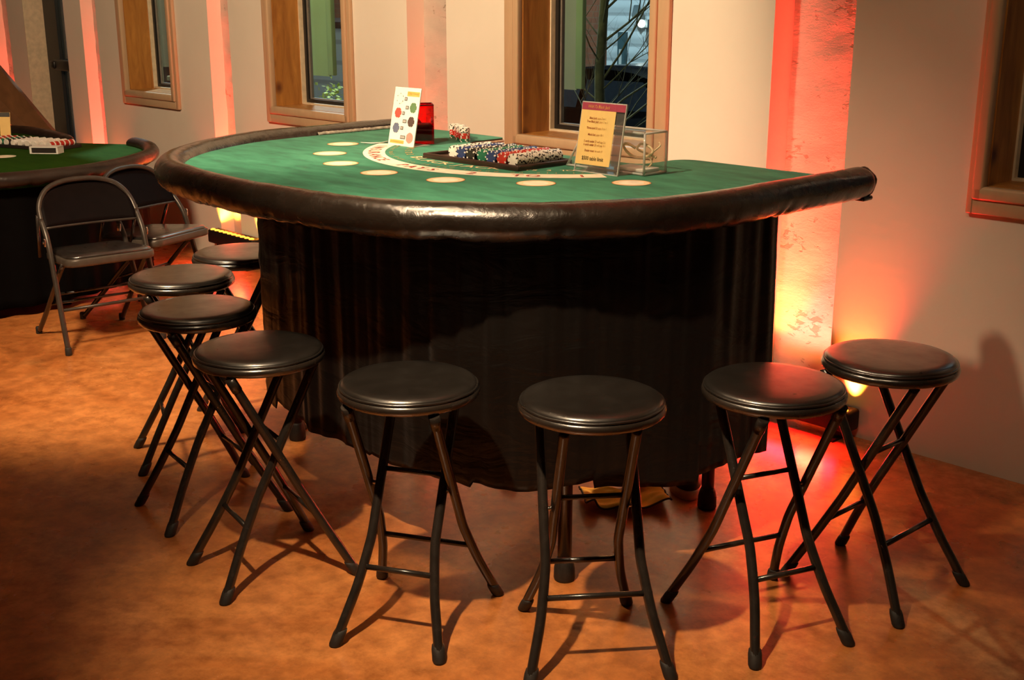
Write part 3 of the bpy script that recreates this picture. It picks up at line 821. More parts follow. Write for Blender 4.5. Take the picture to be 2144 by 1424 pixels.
mb.tube([(x_, y_, TZ+z_) for x_, y_, z_ in crom(pts, 6)], .0038, 0, 8)
mb.tube([(x_, y_, TZ+z_) for x_, y_, z_ in crom([(-2.160, -.905, .058), (-2.152, -.895, .068), (-2.148, -.885, .078), (-2.153, -.885, .086)], 5)], .0022, 0, 8)
mb.tube([(x_, y_, TZ+z_) for x_, y_, z_ in crom([(-2.168, -.91, .050), (-2.160, -.905, .030), (-2.172, -.905, .017)], 5)], .0022, 0, 8)
ob_ = link('elastic_band', mb, M['band'], None, (-2.19, -.92, TZ+.018), (-2.19, -.92, TZ+.018)); tag(ob_, 'looped cream elastic band inside the clear acrylic box', 'elastic band')

# ------------------------------------------------------------------ stools
def make_stool():
    t = thing('folding_stool', '', 'stool')
    mb = MB()
    prof = [(.0, .585), (.150, .585), (.1555, .5905), (.1575, .5975), (.1545, .6035), (.146, .6075), (.125, .6095), (.06, .6105), (.0, .6105)]
    mb.lathe(prof, 64, 0, (0,0,0), True, lambda p, i, a: (p[0], p[1], p[2]+.0012*noise.noise((p[0]*9, p[1]*9, 4))))
    link('seat_cushion', mb, M['seat'], t)
    mb = MB(); mb.tube([(.1572*math.cos(a), .1572*math.sin(a), .5965+.0006*math.sin(a*9)) for a in [2*PI*k/72 for k in range(73)]], .0032, 0, 8, False); link('piping', mb, M['seat'], t)
    mb = MB(); mb.lathe([(.0, .569), (.145, .569), (.1565, .571), (.1628, .5765), (.1640, .584), (.1618, .591), (.1565, .5935), (.150, .593)], 64, 0); link('seat_band', mb, M['seat_band'], t)
    R = .0115
    def s_of(z, sgn): return sgn*(-.176+.292*z/.57)      # F1: foot at -s, top at +s
    for nm, sgn, wt, wb, wf in (('inner', 1, .078, .079, .130), ('outer', -1, .104, .108, .159)):
        for side in (1, -1):
            zs = [.004, .06, .12, .17, .205, .24, .30, .40, .50, .568]
            pts = []
            for z_ in zs:
                if z_ <= .17: w = wf+(wb-wf)*(z_/.19)
                else: w = wb+(wt-wb)*min(1, (z_-.19)/.3)
                if .15 < z_ < .23: w += .004
                pts.append((s_of(z_, sgn), side*w, z_))
            mb = MB(); mb.tube([tuple(p) for p in crom(pts, 4)], R, 0, 14); lg = link('leg', mb, M['tube'], t)
            p0, p1 = Vector(pts[0]), Vector(pts[1]); d = (p1-p0).normalized()
            q0 = p0-d*.0
            mb = MB(); mb.lathe([(.0, .0), (.0135, .0), (.0158, .005), (.0158, .026), (.0142, .034), (.0118, .036)], 18, 0)
            mb.xf(Matrix.Translation((pts[0][0], pts[0][1], .0005)) @ Matrix.Shear('XY', 4, (d.x/d.z, d.y/d.z)))
            link('rubber_foot', mb, M['rubber'], lg)
            if nm == 'outer':
                zc = .343; y_ = side*.1005
                mb = MB(); mb.tube([(0, y_-side*.03, zc), (0, y_+side*.016, zc)], .005, 0, 10); link('pivot_bolt', mb, M['steel'], t)
                zz = .545; mb = MB(); mb.tube([(s_of(zz-.010, -1), side*.104, zz-.010), (s_of(.568, -1), side*.104, .568)], .0130, 0, 14); link('hinge_sleeve', mb, M['tube'], t)
        zl = .168; w = wf+(wb-wf)*(zl/.19)
        ext = .0 if nm == 'inner' else .014
        mb = MB(); mb.tube([(s_of(zl, sgn)+ (-.0 if sgn > 0 else 0), -w-ext, zl), (s_of(zl, sgn), w+ext, zl)], .0068, 0, 10); link('stretcher', mb, M['tube'], t)
        if nm == 'inner':
            zl = .375; mb = MB(); mb.tube([(s_of(zl, sgn), -.078, zl), (s_of(zl, sgn), .078, zl)], .0062, 0, 10); link('stretcher', mb, M['tube'], t)
    return t
stool0 = make_stool()
STOOLS = [(-3.568, -1.385, 60, 'black padded folding stool farthest back, half hidden behind the black skirt'),
          (-3.391, -1.708, 66, 'black folding stool, second from the back on the left, brown light on its seat'),
          (-2.982, -1.887, 81, 'black folding stool in the left row, directly behind the stool at the skirt corner'),
          (-2.523, -1.978, 78.5, 'black folding stool at the left front corner of the skirt, its seat half in shade'),
          (-2.051, -1.881, 119, 'black folding stool with dented wavy seat edge, left of the two centre front stools'),
          (-1.682, -1.665, -37.7, 'black folding stool in front centre, nearest the camera, feet cut by the frame'),
          (-1.463, -1.292, 159, 'black folding stool whose seat glows red on its right half'),
          (-1.385, -.913, -1.6, 'rightmost black folding stool standing against the plain right wall')]
for i, (x_, y_, a, lb) in enumerate(STOOLS):
    o = stool0 if i == 0 else dup(stool0)
    o.location = (x_, y_, 0); o.rotation_euler = (0, 0, D(a)); tag(o, lb, 'stool', 'folding stools around the main card table')

# ------------------------------------------------------------------ folding chairs
def make_chair():
    t = thing('folding_chair', '', 'chair')
    def tube_side(s):
        return [(0, s*.208, .004), (-.035, s*.208, .14), (-.075, s*.207, .29), (-.125, s*.206, .46), (-.185, s*.205, .545), (-.215, s*.199, .59)]
    top = [(-.237, .179, .632), (-.257, .140, .667), (-.269, .075, .687), (-.272, 0, .692), (-.269, -.075, .687), (-.257, -.140, .667), (-.237, -.179, .632)]
    mb = MB(); mb.tube([tuple(p) for p in crom([tube_side(1)[-2], tube_side(1)[-1]]+top+[tube_side(-1)[-1], tube_side(-1)[-2]], 6)], .0115, 0, 12); link('back_frame', mb, M['tube_grey'], t)
    for s in (1, -1):
        mb = MB(); mb.tube([tuple(p) for p in crom(tube_side(s)[:5], 5)], .0115, 0, 12); lg = link('leg', mb, M['tube_grey'], t)
        mb = MB(); mb.lathe([(.013, 0), (.014, .004), (.014, .03), (.012, .034)], 14, 0, (-.003, s*.208, 0)); link('foot_cap', mb, M['rubber'], lg)
        mb = MB(); mb.tube([tuple(p) for p in crom([(-.045, s*.180, .375), (-.16, s*.182, .27), (-.30, s*.185, .13), (-.43, s*.19, .004)], 4)], .0105, 0, 12); lg = link('leg', mb, M['tube'], t)
        mb = MB(); mb.lathe([(.0125, 0), (.0135, .004), (.0135, .028), (.0115, .032)], 14, 0, (-.427, s*.19, 0)); link('foot_cap', mb, M['rubber'], lg)
        mb = MB(); mb.box((-.125, s*.220, .462), (.022, .008, .034), 0, 0, .003); mb.tube([(-.125, s*.20, .462), (-.125, s*.228, .462)], .005, 0, 10); link('hinge', mb, M['steel'], t)
        mb = MB(); mb.tube([(-.20, s*.214, .565), (-.27, s*.200, .375)], .007, 0, 10); link('brace', mb, M['tube'], t)
    mb = MB(); mb.tube([(-.047, -.208, .183), (-.047, .208, .183)], .007, 0, 10); link('crossbar', mb, M['tube_grey'], t)
    for z_, x_ in ((.215, -.215), (.165, -.262)):
        mb = MB(); mb.tube([(x_, -.183, z_), (x_, .183, z_)], .006, 0, 10); link('crossbar', mb, M['tube'], t)
    # seat pan and cushion: rounded trapezoid
    def outline(ins):
        pts = []; c = [(.055-ins, .190-ins), (-.315+ins, .170-ins), (-.315+ins, -.170+ins), (.055-ins, -.190+ins)]
        r = .05
        for k, (cx, cy) in enumerate(c):
            sx = -1 if cx > -.1 else 1; sy = -1 if cy > 0 else 1
            a0 = {0: 0, 1: PI/2, 2: PI, 3: 1.5*PI}[k]
            for q in range(6):
                a = a0+PI/2*q/5; pts.append((cx+sx*r+r*math.cos(a), cy+sy*r+r*math.sin(a)))
        return pts
    def stackup(levels):
        mb = MB(); rings = []
        for ins, z_ in levels: rings.append([(x_, y_, z_+(x_+.13)*.06) for x_, y_ in outline(ins)])
        n = len(rings[0]); vs = [p for r in rings for p in r]; fs = []
        for i in range(len(rings)-1):
            for k in range(n): fs.append((i*n+k, i*n+(k+1) % n, (i+1)*n+(k+1) % n, (i+1)*n+k))
        fs.append(tuple(range(n-1, -1, -1))); fs.append(tuple((len(rings)-1)*n+k for k in range(n)))
        mb.add(vs, fs, 0, True); return mb
    link('seat_pan', stackup([(.006, .366), (.001, .369), (0, .376), (0, .394), (.003, .399), (.012, .400)]), M['pan'], t)
    link('seat_cushion', stackup([(.010, .399), (.008, .404), (.012, .410), (.022, .414), (.04, .416)]), M['seat'], t)
    # pressed back panel, bowed backwards
    mb = MB(); nx, nz = 24, 8; vs = []; fs = []
    for j in range(nz+1):
        for k in range(nx+1):
            u = k/nx*2-1; v_ = j/nz
            au = abs(u); tb = [(0, .688), (.375, .683), (.55, .676), (.7, .663), (.80, .650), (.895, .628), (1.0, .588)]
            for (u0_, z0_), (u1_, z1_) in zip(tb, tb[1:]):
                if u0_ <= au <= u1_+1e-9: zt_ = z0_+(z1_-z0_)*(au-u0_)/(u1_-u0_)
            z0 = .515
            z_ = z0+(zt_-z0)*v_
            y_ = u*(.200-.006*v_)
            x_ = -.160-(z_-.515)*.62-.020*(1-u*u)
            vs.append((x_, y_, z_))
    w = nx+1
    for j in range(nz):
        for k in range(nx): fs.append((j*w+k, j*w+k+1, (j+1)*w+k+1, (j+1)*w+k))
    mb.add(vs, fs, 0, True)
    bp = link('backrest', mb, M['chairback'], t); md = bp.modifiers.new('thick', 'SOLIDIFY'); md.thickness = .006; md.offset = 0
    mb = MB(); mb.tube([(-.160-.020*(1-u*u), u*.200, .514) for u in [k/12*2-1 for k in range(13)]], .0055, 0, 8); link('back_hem', mb, M['tube_grey'], bp)
    return t
ch0 = make_chair()
ch0.location = (-4.752, -1.302, 0); ch0.rotation_euler = (0, 0, D(-5)); tag(ch0, 'dark metal folding chair with its back to the far table, whole front visible', 'chair', 'metal folding chairs between the two tables')
ch1 = dup(ch0); ch1.location = (-4.965, -.875, 0); ch1.rotation_euler = (0, 0, D(20)); tag(ch1, 'dark metal folding chair behind the other one, partly hidden by the main table corner', 'chair', 'metal folding chairs between the two tables')
# ------------------------------------------------------------------ far table
F2 = (-6.55, -1.35, 0); Z2 = .640
t2 = thing('card_table', 'darker green card table with black rail and skirt in the far left background', 'table', F2)
r2 = [(-6.40, -.335), (-6.25, -.345), (-6.09, -.385), (-5.87, -.50), (-5.69, -.67), (-5.58, -.83), (-5.50, -1.0), (-5.46, -1.19), (-5.47, -1.42), (-5.56, -1.68), (-5.76, -1.95), (-6.1, -2.18), (-6.55, -2.27), (-7.05, -2.18), (-7.45, -1.9), (-7.68, -1.45), (-7.72, -1.0), (-7.62, -.70), (-7.42, -.535), (-7.07, -.51), (-6.72, -.555)]
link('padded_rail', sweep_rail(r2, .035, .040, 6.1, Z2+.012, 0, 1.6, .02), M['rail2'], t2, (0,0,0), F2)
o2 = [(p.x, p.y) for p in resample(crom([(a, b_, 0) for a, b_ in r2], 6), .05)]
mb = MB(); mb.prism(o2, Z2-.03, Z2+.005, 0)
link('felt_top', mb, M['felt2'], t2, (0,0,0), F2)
mb = MB()
disc(-6.36, -1.07, [(.0001, 0), (.06, 0)], Z2+.0060)
band_c = [(-6.36+.28*math.cos(a), -1.30+.28*math.sin(a)) for a in [D(60+8*k) for k in range(14)]]
link('betting_spot', mb, M['print_white'], t2, (0,0,0), F2)
mb = MB(); vs = []; fs = []
ctr = Vector((-6.6, -1.3, 0)); P = resample([Vector((a, b_, 0)) for a, b_ in o2], .02); nz = 14; m_ = len(P)
for i, p in enumerate(P):
    q = ctr+(p-ctr)*.955; nrm = (p-ctr).normalized()
    for j in range(nz+1):
        u = j/nz; z_ = Z2-.02+(.05-Z2+.02)*u; d = math.sin(i*.75)*.010*(.4+u)+.008*noise.noise((i*.1, u*3, 1))
        vs.append((q.x+nrm.x*d, q.y+nrm.y*d, z_))
w = nz+1
for i in range(m_-1):
    for j in range(nz): fs.append((i*w+j, i*w+j+1, (i+1)*w+j+1, (i+1)*w+j))
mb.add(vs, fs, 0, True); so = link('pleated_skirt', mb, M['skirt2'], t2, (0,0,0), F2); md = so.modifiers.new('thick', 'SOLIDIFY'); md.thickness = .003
for lx, ly in ((-5.62, -1.13), (-6.0, -.62), (-7.2, -.75), (-7.2, -1.9), (-5.95, -1.85)):
    mb = MB(); mb.tube([(lx, ly, 0), (lx, ly, Z2-.03)], .02, 0, 14); link('leg', mb, M['tube'], t2, (0,0,0), F2)
# far rack and chips
Z2F = Z2+.005
R2 = (-6.70, -.79, Z2F)
rk2 = thing('chip_rack', 'low dark tray of chips on the far left green table', 'chip tray', R2, D(20))
mb = MB(); mb.box((0, 0, .006), (.56, .20, .008), 0); link('tray_base', mb, M['tray2'], rk2)
mb = MB(); mb.box((0, -.10, .010), (.56, .010, .016), 0); mb.box((0, .10, .010), (.56, .010, .016), 0); mb.box((.28, 0, .010), (.010, .19, .016), 0); mb.box((-.28, 0, .010), (.010, .19, .016), 0); link('tray_rim', mb, M['tray2'], rk2)
mb = MB(); cols_ = [0, 0, 1, 2, 3, 3, 3, 3, 3, 0]
for q in range(10):
    xx = -.24+q*.053
    for k in range(16):
        y_ = -.085+k*.0113
        s0 = len(mb.v); mb.lathe([(.017, -.0035), (.017, .0035)], 14, cols_[q] if k % 3 else 3, (0, 0, 0), False); mb.xf(Matrix.Translation((xx, y_, .028)) @ Matrix.Rotation(PI/2+random.uniform(-.08, .08), 4, 'X'), s0)
mb.xf(Matrix.Rotation(D(20), 4, 'Z'))
fc = link('poker_chips', mb, [M['chip_red'], M['chip_green'], M['chip_black'], M['chip_white']], None, R2); fc['kind'] = 'stuff'
tag(fc, 'rows of small chips packed in the tray on the far left table', 'poker chips')
mb = MB(); mb.b2((-.075, -.03, 0), (.075, .03, .012), 0, .002); mb.b2((-.066, -.034, .003), (.066, -.031, .034), 0); 
mb.v = mb.v; cb = thing('card_box', 'small white box with a dark open front at the end of the far chip tray', 'box', (-6.35, -.845, Z2F), D(41))
mb = MB(); mb.b2((-.078, -.035, 0), (.078, .035, .004)); mb.b2((-.078, -.035, .004), (-.068, .035, .036)); mb.b2((.068, -.035, .004), (.078, .035, .036)); mb.b2((-.078, -.035, .032), (.078, .035, .038)); link('box_shell', mb, M['paper'], cb)
mb = MB(); mb.b2((-.067, -.030, .006), (.067, .033, .030)); link('dark_inside', mb, M['tray2'], cb)
s2 = thing('table_sign', 'small yellow sign card standing on the far left green table', 'sign', (-7.0, -.80, Z2F), D(44))
mb = MB(); mb.box((0, 0, .085), (.060, .004, .165), 0); mb.box((0, .03, .002), (.085, .06, .003), 0); a_ = link('sign_sheet', mb, M['yellow_paper'], s2); a_.rotation_euler = (D(-8), 0, 0)
mb = MB(); mb.add([(-.029, -.0026, .142), (.029, -.0026, .142), (.029, -.0026, .167), (-.029, -.0026, .167)], [(0, 1, 2, 3)], 0); a_ = link('sign_header', mb, M['dark_grey'], s2); a_.rotation_euler = (D(-8), 0, 0)

# slanted timber behind the far table
A = Vector((-7.42, -.36, .665)); B = Vector((-7.72, -.50, 1.005))
d = (B-A).normalized(); Pt = B+d*.55; Pb = A-d*(A.z-.05)/d.z
vh = Vector((.694, .72, 0)); wv_ = d.cross(Vector((-.72, .694, 0)).normalized()).normalized()
if wv_.z > 0: wv_ = -wv_
th_ = Vector((-.72, .694, 0)).normalized()*.05
mb = MB(); wdt = .205
q = [Pb, Pt, Pt+wv_*wdt, Pb+wv_*wdt]
mb.add([p for p in q]+[p+th_ for p in q], [(0, 1, 2, 3), (7, 6, 5, 4), (0, 4, 5, 1), (1, 5, 6, 2), (2, 6, 7, 3), (3, 7, 4, 0)], 0)
zmin = min(v[2] for v in mb.v); mb.v = [(v[0], v[1], v[2]-zmin*0) for v in mb.v]
mb.v = [(v[0], v[1], max(0.0, v[2])) for v in mb.v]
o_ = link('timber_beam', mb, M['brown_wood'], None, tuple(Pb), tuple(Pb)); tag(o_, 'wide dark brown timber board slanting down behind the far left table', 'beam')

# ------------------------------------------------------------------ floor things under the table
CLT = (-2.150, -1.000, .0)
mb = MB(); nx, ny = 40, 22; vs = []; fs = []
for j in range(ny+1):
    for k in range(nx+1):
        u, v_ = k/nx, j/ny
        x_ = (u-.5)*.25; y_ = (v_-.5)*.15
        edge = (1-v_)
        z_ = .014+.5*.030*(1+math.sin(u*14+v_*1.5+.6))*(.35+.65*edge)+.010*noise.noise((u*5, v_*5, 2))
        vs.append((x_+.012*math.sin(u*14+1)*edge, y_+.015*math.sin(u*9), max(.004, z_)))
w = nx+1
for j in range(ny):
    for k in range(nx): fs.append((j*w+k, j*w+k+1, (j+1)*w+k+1, (j+1)*w+k))
mb.add(vs, fs, 0, True)
clo = thing('cleaning_cloth', 'crumpled yellow cloth with dark stitched edge on the floor under the table', 'cloth', CLT, D(47))
c_ = link('cloth_sheet', mb, M['cloth'], clo); md = c_.modifiers.new('thick', 'SOLIDIFY'); md.thickness = .003
ed = [vs[k] for k in range(nx+1)]+[vs[j*w+nx] for j in range(1, ny+1)]
mb = MB(); mb.tube(ed, .0032, 0, 6); mb.tube([vs[j*w] for j in range(ny+1)], .0032, 0, 6); link('stitched_edge', mb, M['cloth_edge'], clo)
BG = (-2.210, -.862, 0)
mb = MB(); mb.sphere((0, 0, .055), (.080, .055, .055), 0, 24, 14)
mb.v = [(v[0]+.006*noise.noise((v[0]*20, v[1]*20, v[2]*20)), v[1]+.006*noise.noise((v[0]*18, 5, v[2]*20)), max(.001, v[2]+.005*noise.noise((v[0]*25, v[1]*20, 3)))) for v in mb.v]
o_ = link('cloth_bundle', mb, M['peach'], None, BG); o_.rotation_euler = (0, 0, D(44)); tag(o_, 'peach orange fabric bundle lying behind the yellow cloth under the table', 'cloth')
SHO = (-2.095, -.775, 0)
shoe = thing('shoe', 'black shoe with thick white rubber toe rim under the table', 'shoe', SHO, D(46))
def shoe_outline(ins, z_):
    pts = []
    for k in range(36):
        a = 2*PI*k/36; ca, sa = math.cos(a), math.sin(a)
        pts.append((ca*(.050-ins)*(1 if sa < 0 else .92), (sa*(.10-ins)) if sa < 0 else sa*(.15-ins), z_))
    return pts
def loft(rings, mats_i=0):
    mb = MB(); n = len(rings[0]); vs = [p for r in rings for p in r]; fs = []
    for i in range(len(rings)-1):
        for k in range(n): fs.append((i*n+k, i*n+(k+1) % n, (i+1)*n+(k+1) % n, (i+1)*n+k))
    fs.append(tuple(range(n-1, -1, -1))); fs.append(tuple((len(rings)-1)*n+k for k in range(n)))
    mb.add(vs, fs, 0, True); return mb
link('sole', loft([shoe_outline(.004, 0), shoe_outline(0, .004), shoe_outline(0, .028), shoe_outline(.003, .032)]), M['shoe_white'], shoe)
link('upper', loft([shoe_outline(.003, .031), shoe_outline(.003, .045), [(x_*.86, y_*.9+.012, .068+.03*max(0, y_)/.15) for x_, y_, z_ in shoe_outline(.004, 0)], [(x_*.55, y_*.62+.03, .085+.035*max(0, y_)/.15) for x_, y_, z_ in shoe_outline(.004, 0)]]), M['shoe_black'], shoe)
mb = MB()
for q in range(4): mb.tube([(-.026, -.03+q*.022, .071+q*.004), (0, -.034+q*.022, .082+q*.004), (.026, -.03+q*.022, .071+q*.004)], .003, 0, 6)
link('laces', mb, M['shoe_white'], shoe)
WR = (-2.465, -1.165, 0)
mb = MB(); mb.sphere((0, 0, .014), (.030, .018, .014), 0, 14, 8)
mb.v = [(v[0]+.008*noise.noise((v[0]*90, v[1]*90, 1)), v[1]+.008*noise.noise((v[0]*90, 3, v[2]*90)), max(.0005, v[2]+.006*noise.noise((v[0]*80, v[1]*80, 7)))) for v in mb.v]
mb.sm = [False]*len(mb.sm)
o_ = link('plastic_wrapper', mb, M['wrap'], None, WR); tag(o_, 'crumpled clear plastic wrapper on the floor at the skirt hem', 'wrapper')

# ------------------------------------------------------------------ LED bars
LB = []
names = ['black LED light bar on the floor at the leftmost red column', 'black LED light bar at the red column behind the far table', 'black LED light bar with glowing amber lenses behind the folding chairs',
         'black LED light bar at the pink column behind the candle', 'black LED light bar at the wide red column right of the table']
for i, (a, b_, dd) in enumerate(COLS):
    cx = (a+b_)/2+[.06, .06, .12, .07, .06][i]; zf = [.10, .10, .10, .05, .035][i]
    hy = -.052
    t = thing('light_bar', names[i], 'light', (cx, hy, 0), 0, None)
    L_ = .46
    mb = MB(); mb.b2((-L_/2, -.04, zf), (L_/2, .04, zf+.075), 0, .01); link('housing', mb, M['led_body'], t)
    for s in (-1, 1):
        mb = MB(); xx = s*(L_/2-.06); mb.b2((xx-.02, -.055, 0), (xx+.02, .055, .008)); mb.b2((xx-.02, -.008, .006), (xx+.02, .008, zf+.01)); link('foot', mb, M['led_body'], t)
    for k in range(10):
        mb = MB(); xx = -L_/2+.03+k*(L_-.06)/9
        mb.sphere((0, 0, 0), (.0165, .015, .008), 0, 14, 6); mb.v = [(v[0]+xx, v[1]-.018, v[2]+zf+.0745) for v in mb.v]
        link('lens', mb, M['led_lens'], t)
    LB.append((((a+b_)/2, cx), hy, zf+.088, b_-a))

# ------------------------------------------------------------------ outside
GZ = -.55
mb = MB(); mb.b2((-40, .301, GZ-.1), (6, 30, GZ)); struct('ground_outside', mb, M['asphalt'])
# hanging metal fins outside the windows
def fin(x0, x1, xe, zb, mats, label):
    kf = (1.1-CY0)/(.6-CY0); x0 *= kf; x1 *= kf; xe *= kf; zb = CH+(zb-CH)*kf; dyf = .5
    bm_ = MB(); bm_.b2((x0+.02, .226, 2.50), (x1-.02, 1.10, 2.55))
    t = thing('metal_fin', label, 'metal panel', ((x0+x1)/2, 1.12, zb))
    L_ = ((x0+x1)/2, 1.12, zb)
    mb = MB(); mb.b2((x0, 1.10, zb), (x1, 1.112, 2.6)); link('flat_panel', mb, mats[0], t, (0,0,0), L_)
    mb = MB(); mb.b2((x1+.002, 1.085, zb+.008), (xe, 1.115, 2.6), 0, .004); mb.b2((x1-.004, 1.112, zb+.008), (x1+.010, 1.15, 2.6)); link('folded_edge', mb, mats[1], t, (0,0,0), L_)
    link('wall_bracket', bm_, mats[1], t, (0,0,0), L_)
fin(-4.12, -3.858, -3.815, 1.032, (M['fin_cream'], M['fin']), 'cream metal panel with green edge hanging outside the window behind the rules sign')
fin(-6.10, -5.785, -5.735, 1.006, (M['fin'], M['fin']), 'bright green metal panel hanging outside the second window from the left')
fin(-7.92, -7.56, -7.52, .985, (M['fin_olive'], M['fin_olive']), 'dull olive metal panel hanging outside the leftmost window')
# pale stone planter outside leftmost window, dense shrub outside second
pl = thing('planter', 'pale stone planter block outside the leftmost window', 'planter', (-8.62, 1.35, GZ))
mb = MB(); mb.b2((-.16, -.13, 0), (.16, .13, 1.36), 0, .02); link('planter_body', mb, M['stone'], pl)
mb = MB(); mb.b2((-.18, -.15, 1.36), (.18, .15, 1.40), 0, .01); link('planter_lip', mb, M['stone'], pl)
mb = MB()
for k in range(700):
    a, r_, z_ = random.uniform(0, 6.28), random.uniform(0, 1)**.5, random.uniform(0, 1)
    p = Vector((math.cos(a)*r_*.16, math.sin(a)*r_*.16, z_*1.45)); dv = Vector((random.uniform(-1, 1), random.uniform(-1, 1), random.uniform(-.3, 1))).normalized()*.035; sv = dv.cross(Vector((random.random(), random.random(), 1))).normalized()*.014
    mb.add([p, p+dv*.5+sv, p+dv, p+dv*.5-sv], [(0, 1, 2, 3)], 0)
sh = thing('shrub', 'bright yellow green shrub outside the second window from the left', 'shrub', (-6.86, 1.42, GZ))
link('foliage', mb, M['leaf'], sh)
mb = MB(); mb.tube([(0, 0, 0), (.01, 0, .8)], .015, 0, 8); link('stem', mb, M['bark'], sh)
# buildings
b1 = thing('siding_building', 'pale blue grey metal sided building beyond the parking area', 'building', (-12, 9, GZ))
mb = MB(); mb.b2((-4.05, 0, 0), (9, 1.5, 6)); link('siding_wall', mb, M['siding'], b1)
def pxw(X5, Z5, Y):     # helper: point on the view ray through (X5, Y=5, Z5), at depth Y
    k = (Y-CY0)/(5-CY0); return X5*k, CH+(Z5-CH)*k
dx0, dz1 = pxw(-7.43, 1.135, 9); dx1, _ = pxw(-7.345, 1.1, 9)
mb = MB(); mb.b2((dx0+12, -.06, 0), (dx1+12, .02, dz1-GZ)); dro = link('door', mb, M['teal_door'], b1)
wx0 = dx0+12+(dx1-dx0)*.32; wx1 = dx0+12+(dx1-dx0)*.62
mb = MB(); mb.b2((wx0, -.075, dz1-GZ-.52), (wx1, -.062, dz1-GZ-.22)); link('door_pane', mb, M['lit_pane'], dro)
lx, lz = pxw(-7.17, 1.315, 9)
wl = thing('wall_lamp', 'grey box wall lamp high on the pale siding building', 'lamp', (lx, 8.94, lz))
mb = MB(); mb.lathe([(.075, -.08), (.085, -.05), (.055, .08), (.04, .085)], 4, 0, (0, -.07, 0), False); link('lamp_hood', mb, M['lamp_grey'], wl)
lx, lz = pxw(-7.085, 1.215, 9)
wl2 = thing('bright_lamp', 'glaring white lamp on the pale building beside the window edge', 'lamp', (lx, 8.88, lz))
mb = MB(); mb.sphere((0, -.06, 0), .05, 0, 12, 8); link('bulb', mb, M['lamp_on'], wl2)
mb = MB(); mb.b2((-.05, 0, -.05), (.05, .10, .05)); link('bracket', mb, M['lamp_grey'], wl2)
b2_ = thing('brick_building', 'orange brown brick building behind the bare tree trunk', 'building', (-13.2, 8.90, GZ))
bx_, _ = pxw(-7.655, 1, 8.90)
mb = MB(); mb.b2((-8, 0, 0), (bx_+13.2, .098, 5)); link('brick_wall', mb, M['brick'], b2_)
g3 = thing('shed', 'low blue grey lap sided shed outside the second window', 'shed', (-9.9, 3.6, GZ))
mb = MB(); mb.b2((-2.4, 0, 0), (1.0, 1.2, 1.70)); link('shed_wall', mb, M['siding'], g3)
mb = MB(); mb.b2((-2.5, -.08, 1.70), (1.05, 1.3, 1.76)); link('shed_roof', mb, M['black_sash'], g3)
# car
cx_, cz_ = pxw(-7.35, .73, 6.2)
car = thing('car', 'dark parked car with bright window reflections beyond the tree', 'car', (cx_, 6.2, GZ), D(6))
prof = [(-2.1, .30), (-2.15, .55), (-1.9, .80), (-1.2, .90), (-.65, 1.25), (.55, 1.28), (1.25, .95), (1.95, .86), (2.15, .60), (2.1, .30)]
pr = crom([(a, 0, b_) for a, b_ in prof], 5)
mb = MB(); vs = []; n = len(pr)
for y_, sc_ in ((-.80, .94), (-.86, 1), (.86, 1), (.80, .94)):
    for p in pr: vs.append((p.x*(.985 if sc_ < 1 else 1), y_ if p.z < .95 else y_*.80, .30+(p.z-.30)*(.99 if sc_ < 1 else 1)))
fs = []
for i in range(3):
    for k in range(n-1): fs.append((i*n+k, i*n+k+1, (i+1)*n+k+1, (i+1)*n+k))
fs.append(tuple(range(n-1, -1, -1))); fs.append(tuple(3*n+k for k in range(n)))
mb.add(vs, fs, 0, True); link('car_body', mb, M['car'], car)
for (x0_, x1_) in ((-.95, -.05), (.02, .95)):
    mb = MB(); mb.add([(x0_, -.80, .93), (x1_, -.80, .93), (x1_*.72, -.705, 1.20), (x0_*.72, -.705, 1.20)], [(0, 1, 2, 3)], 0); mb.add([(x0_, -.79, .93), (x1_, -.79, .93), (x1_*.72, -.70, 1.20), (x0_*.72, -.70, 1.20)], [(3, 2, 1, 0)], 0); link('car_window', mb, M['car_glass'], car)
for x_ in (-1.35, 1.35):
    for y_ in (-.80, .80):
        mb = MB(); mb.lathe([(.12, -.10), (.30, -.10), (.32, -.06), (.32, .06), (.30, .10), (.12, .10)], 24, 0); mb.xf(Matrix.Translation((x_, y_, .32)) @ Matrix.Rotation(PI/2, 4, 'X')); link('wheel', mb, M['tyre'], car)
# bare tree
tx_, _ = pxw(-7.68, 1, 2.7)
tree = thing('bare_tree', 'leafless tree with many thin branches outside the window behind the rules sign', 'tree', (tx_, 2.7, GZ))
mb = MB(); mb.tube([(0, 0, 0), (.02, .01, .8), (.0, 0, 1.5), (.03, .02, 2.2), (.02, .03, 3.2)], [.046, .040, .034, .028, .018], 0, 10)
link('trunk', mb, M['bark'], tree)
rng = random.Random(5); mb = MB()
def branch(p, d, L_, r_, lev):
    pts = [p]; q = p.copy(); dd = d.copy()
    for k in range(5):
        dd = (dd+Vector((rng.uniform(-.18, .18), rng.uniform(-.18, .18), rng.uniform(-.02, .16)))).normalized(); q = q+dd*L_/5; pts.append(q.copy())
    mb.tube(pts, [r_*(1-.14*k) for k in range(6)], 0, 6, False)
    if lev < 3:
        for k in range(3 if lev else 4):
            i = rng.randint(1, 5); ax = Vector((rng.uniform(-1, 1), rng.uniform(-1, 1), rng.uniform(-.1, .8))).normalized()
            branch(pts[i], (dd*.8+ax*.8).normalized(), L_*.6, r_*.5, lev+1)
for k in range(24):
    z_ = .95+k*.085; a = k*2.4+.3
    branch(Vector((.01, .01, z_)), Vector((math.cos(a), math.sin(a), .75)).normalized(), rng.uniform(.6, 1.0), .0062, 0)
for z_ in (1.05, 1.2, 1.45, 1.7, 1.9):
    branch(Vector((.02, .01, z_)), Vector((.85, .35, .65+rng.uniform(-.3, .3))).normalized(), 1.1, .009, 0)
link('branches', mb, M['bark'], tree)

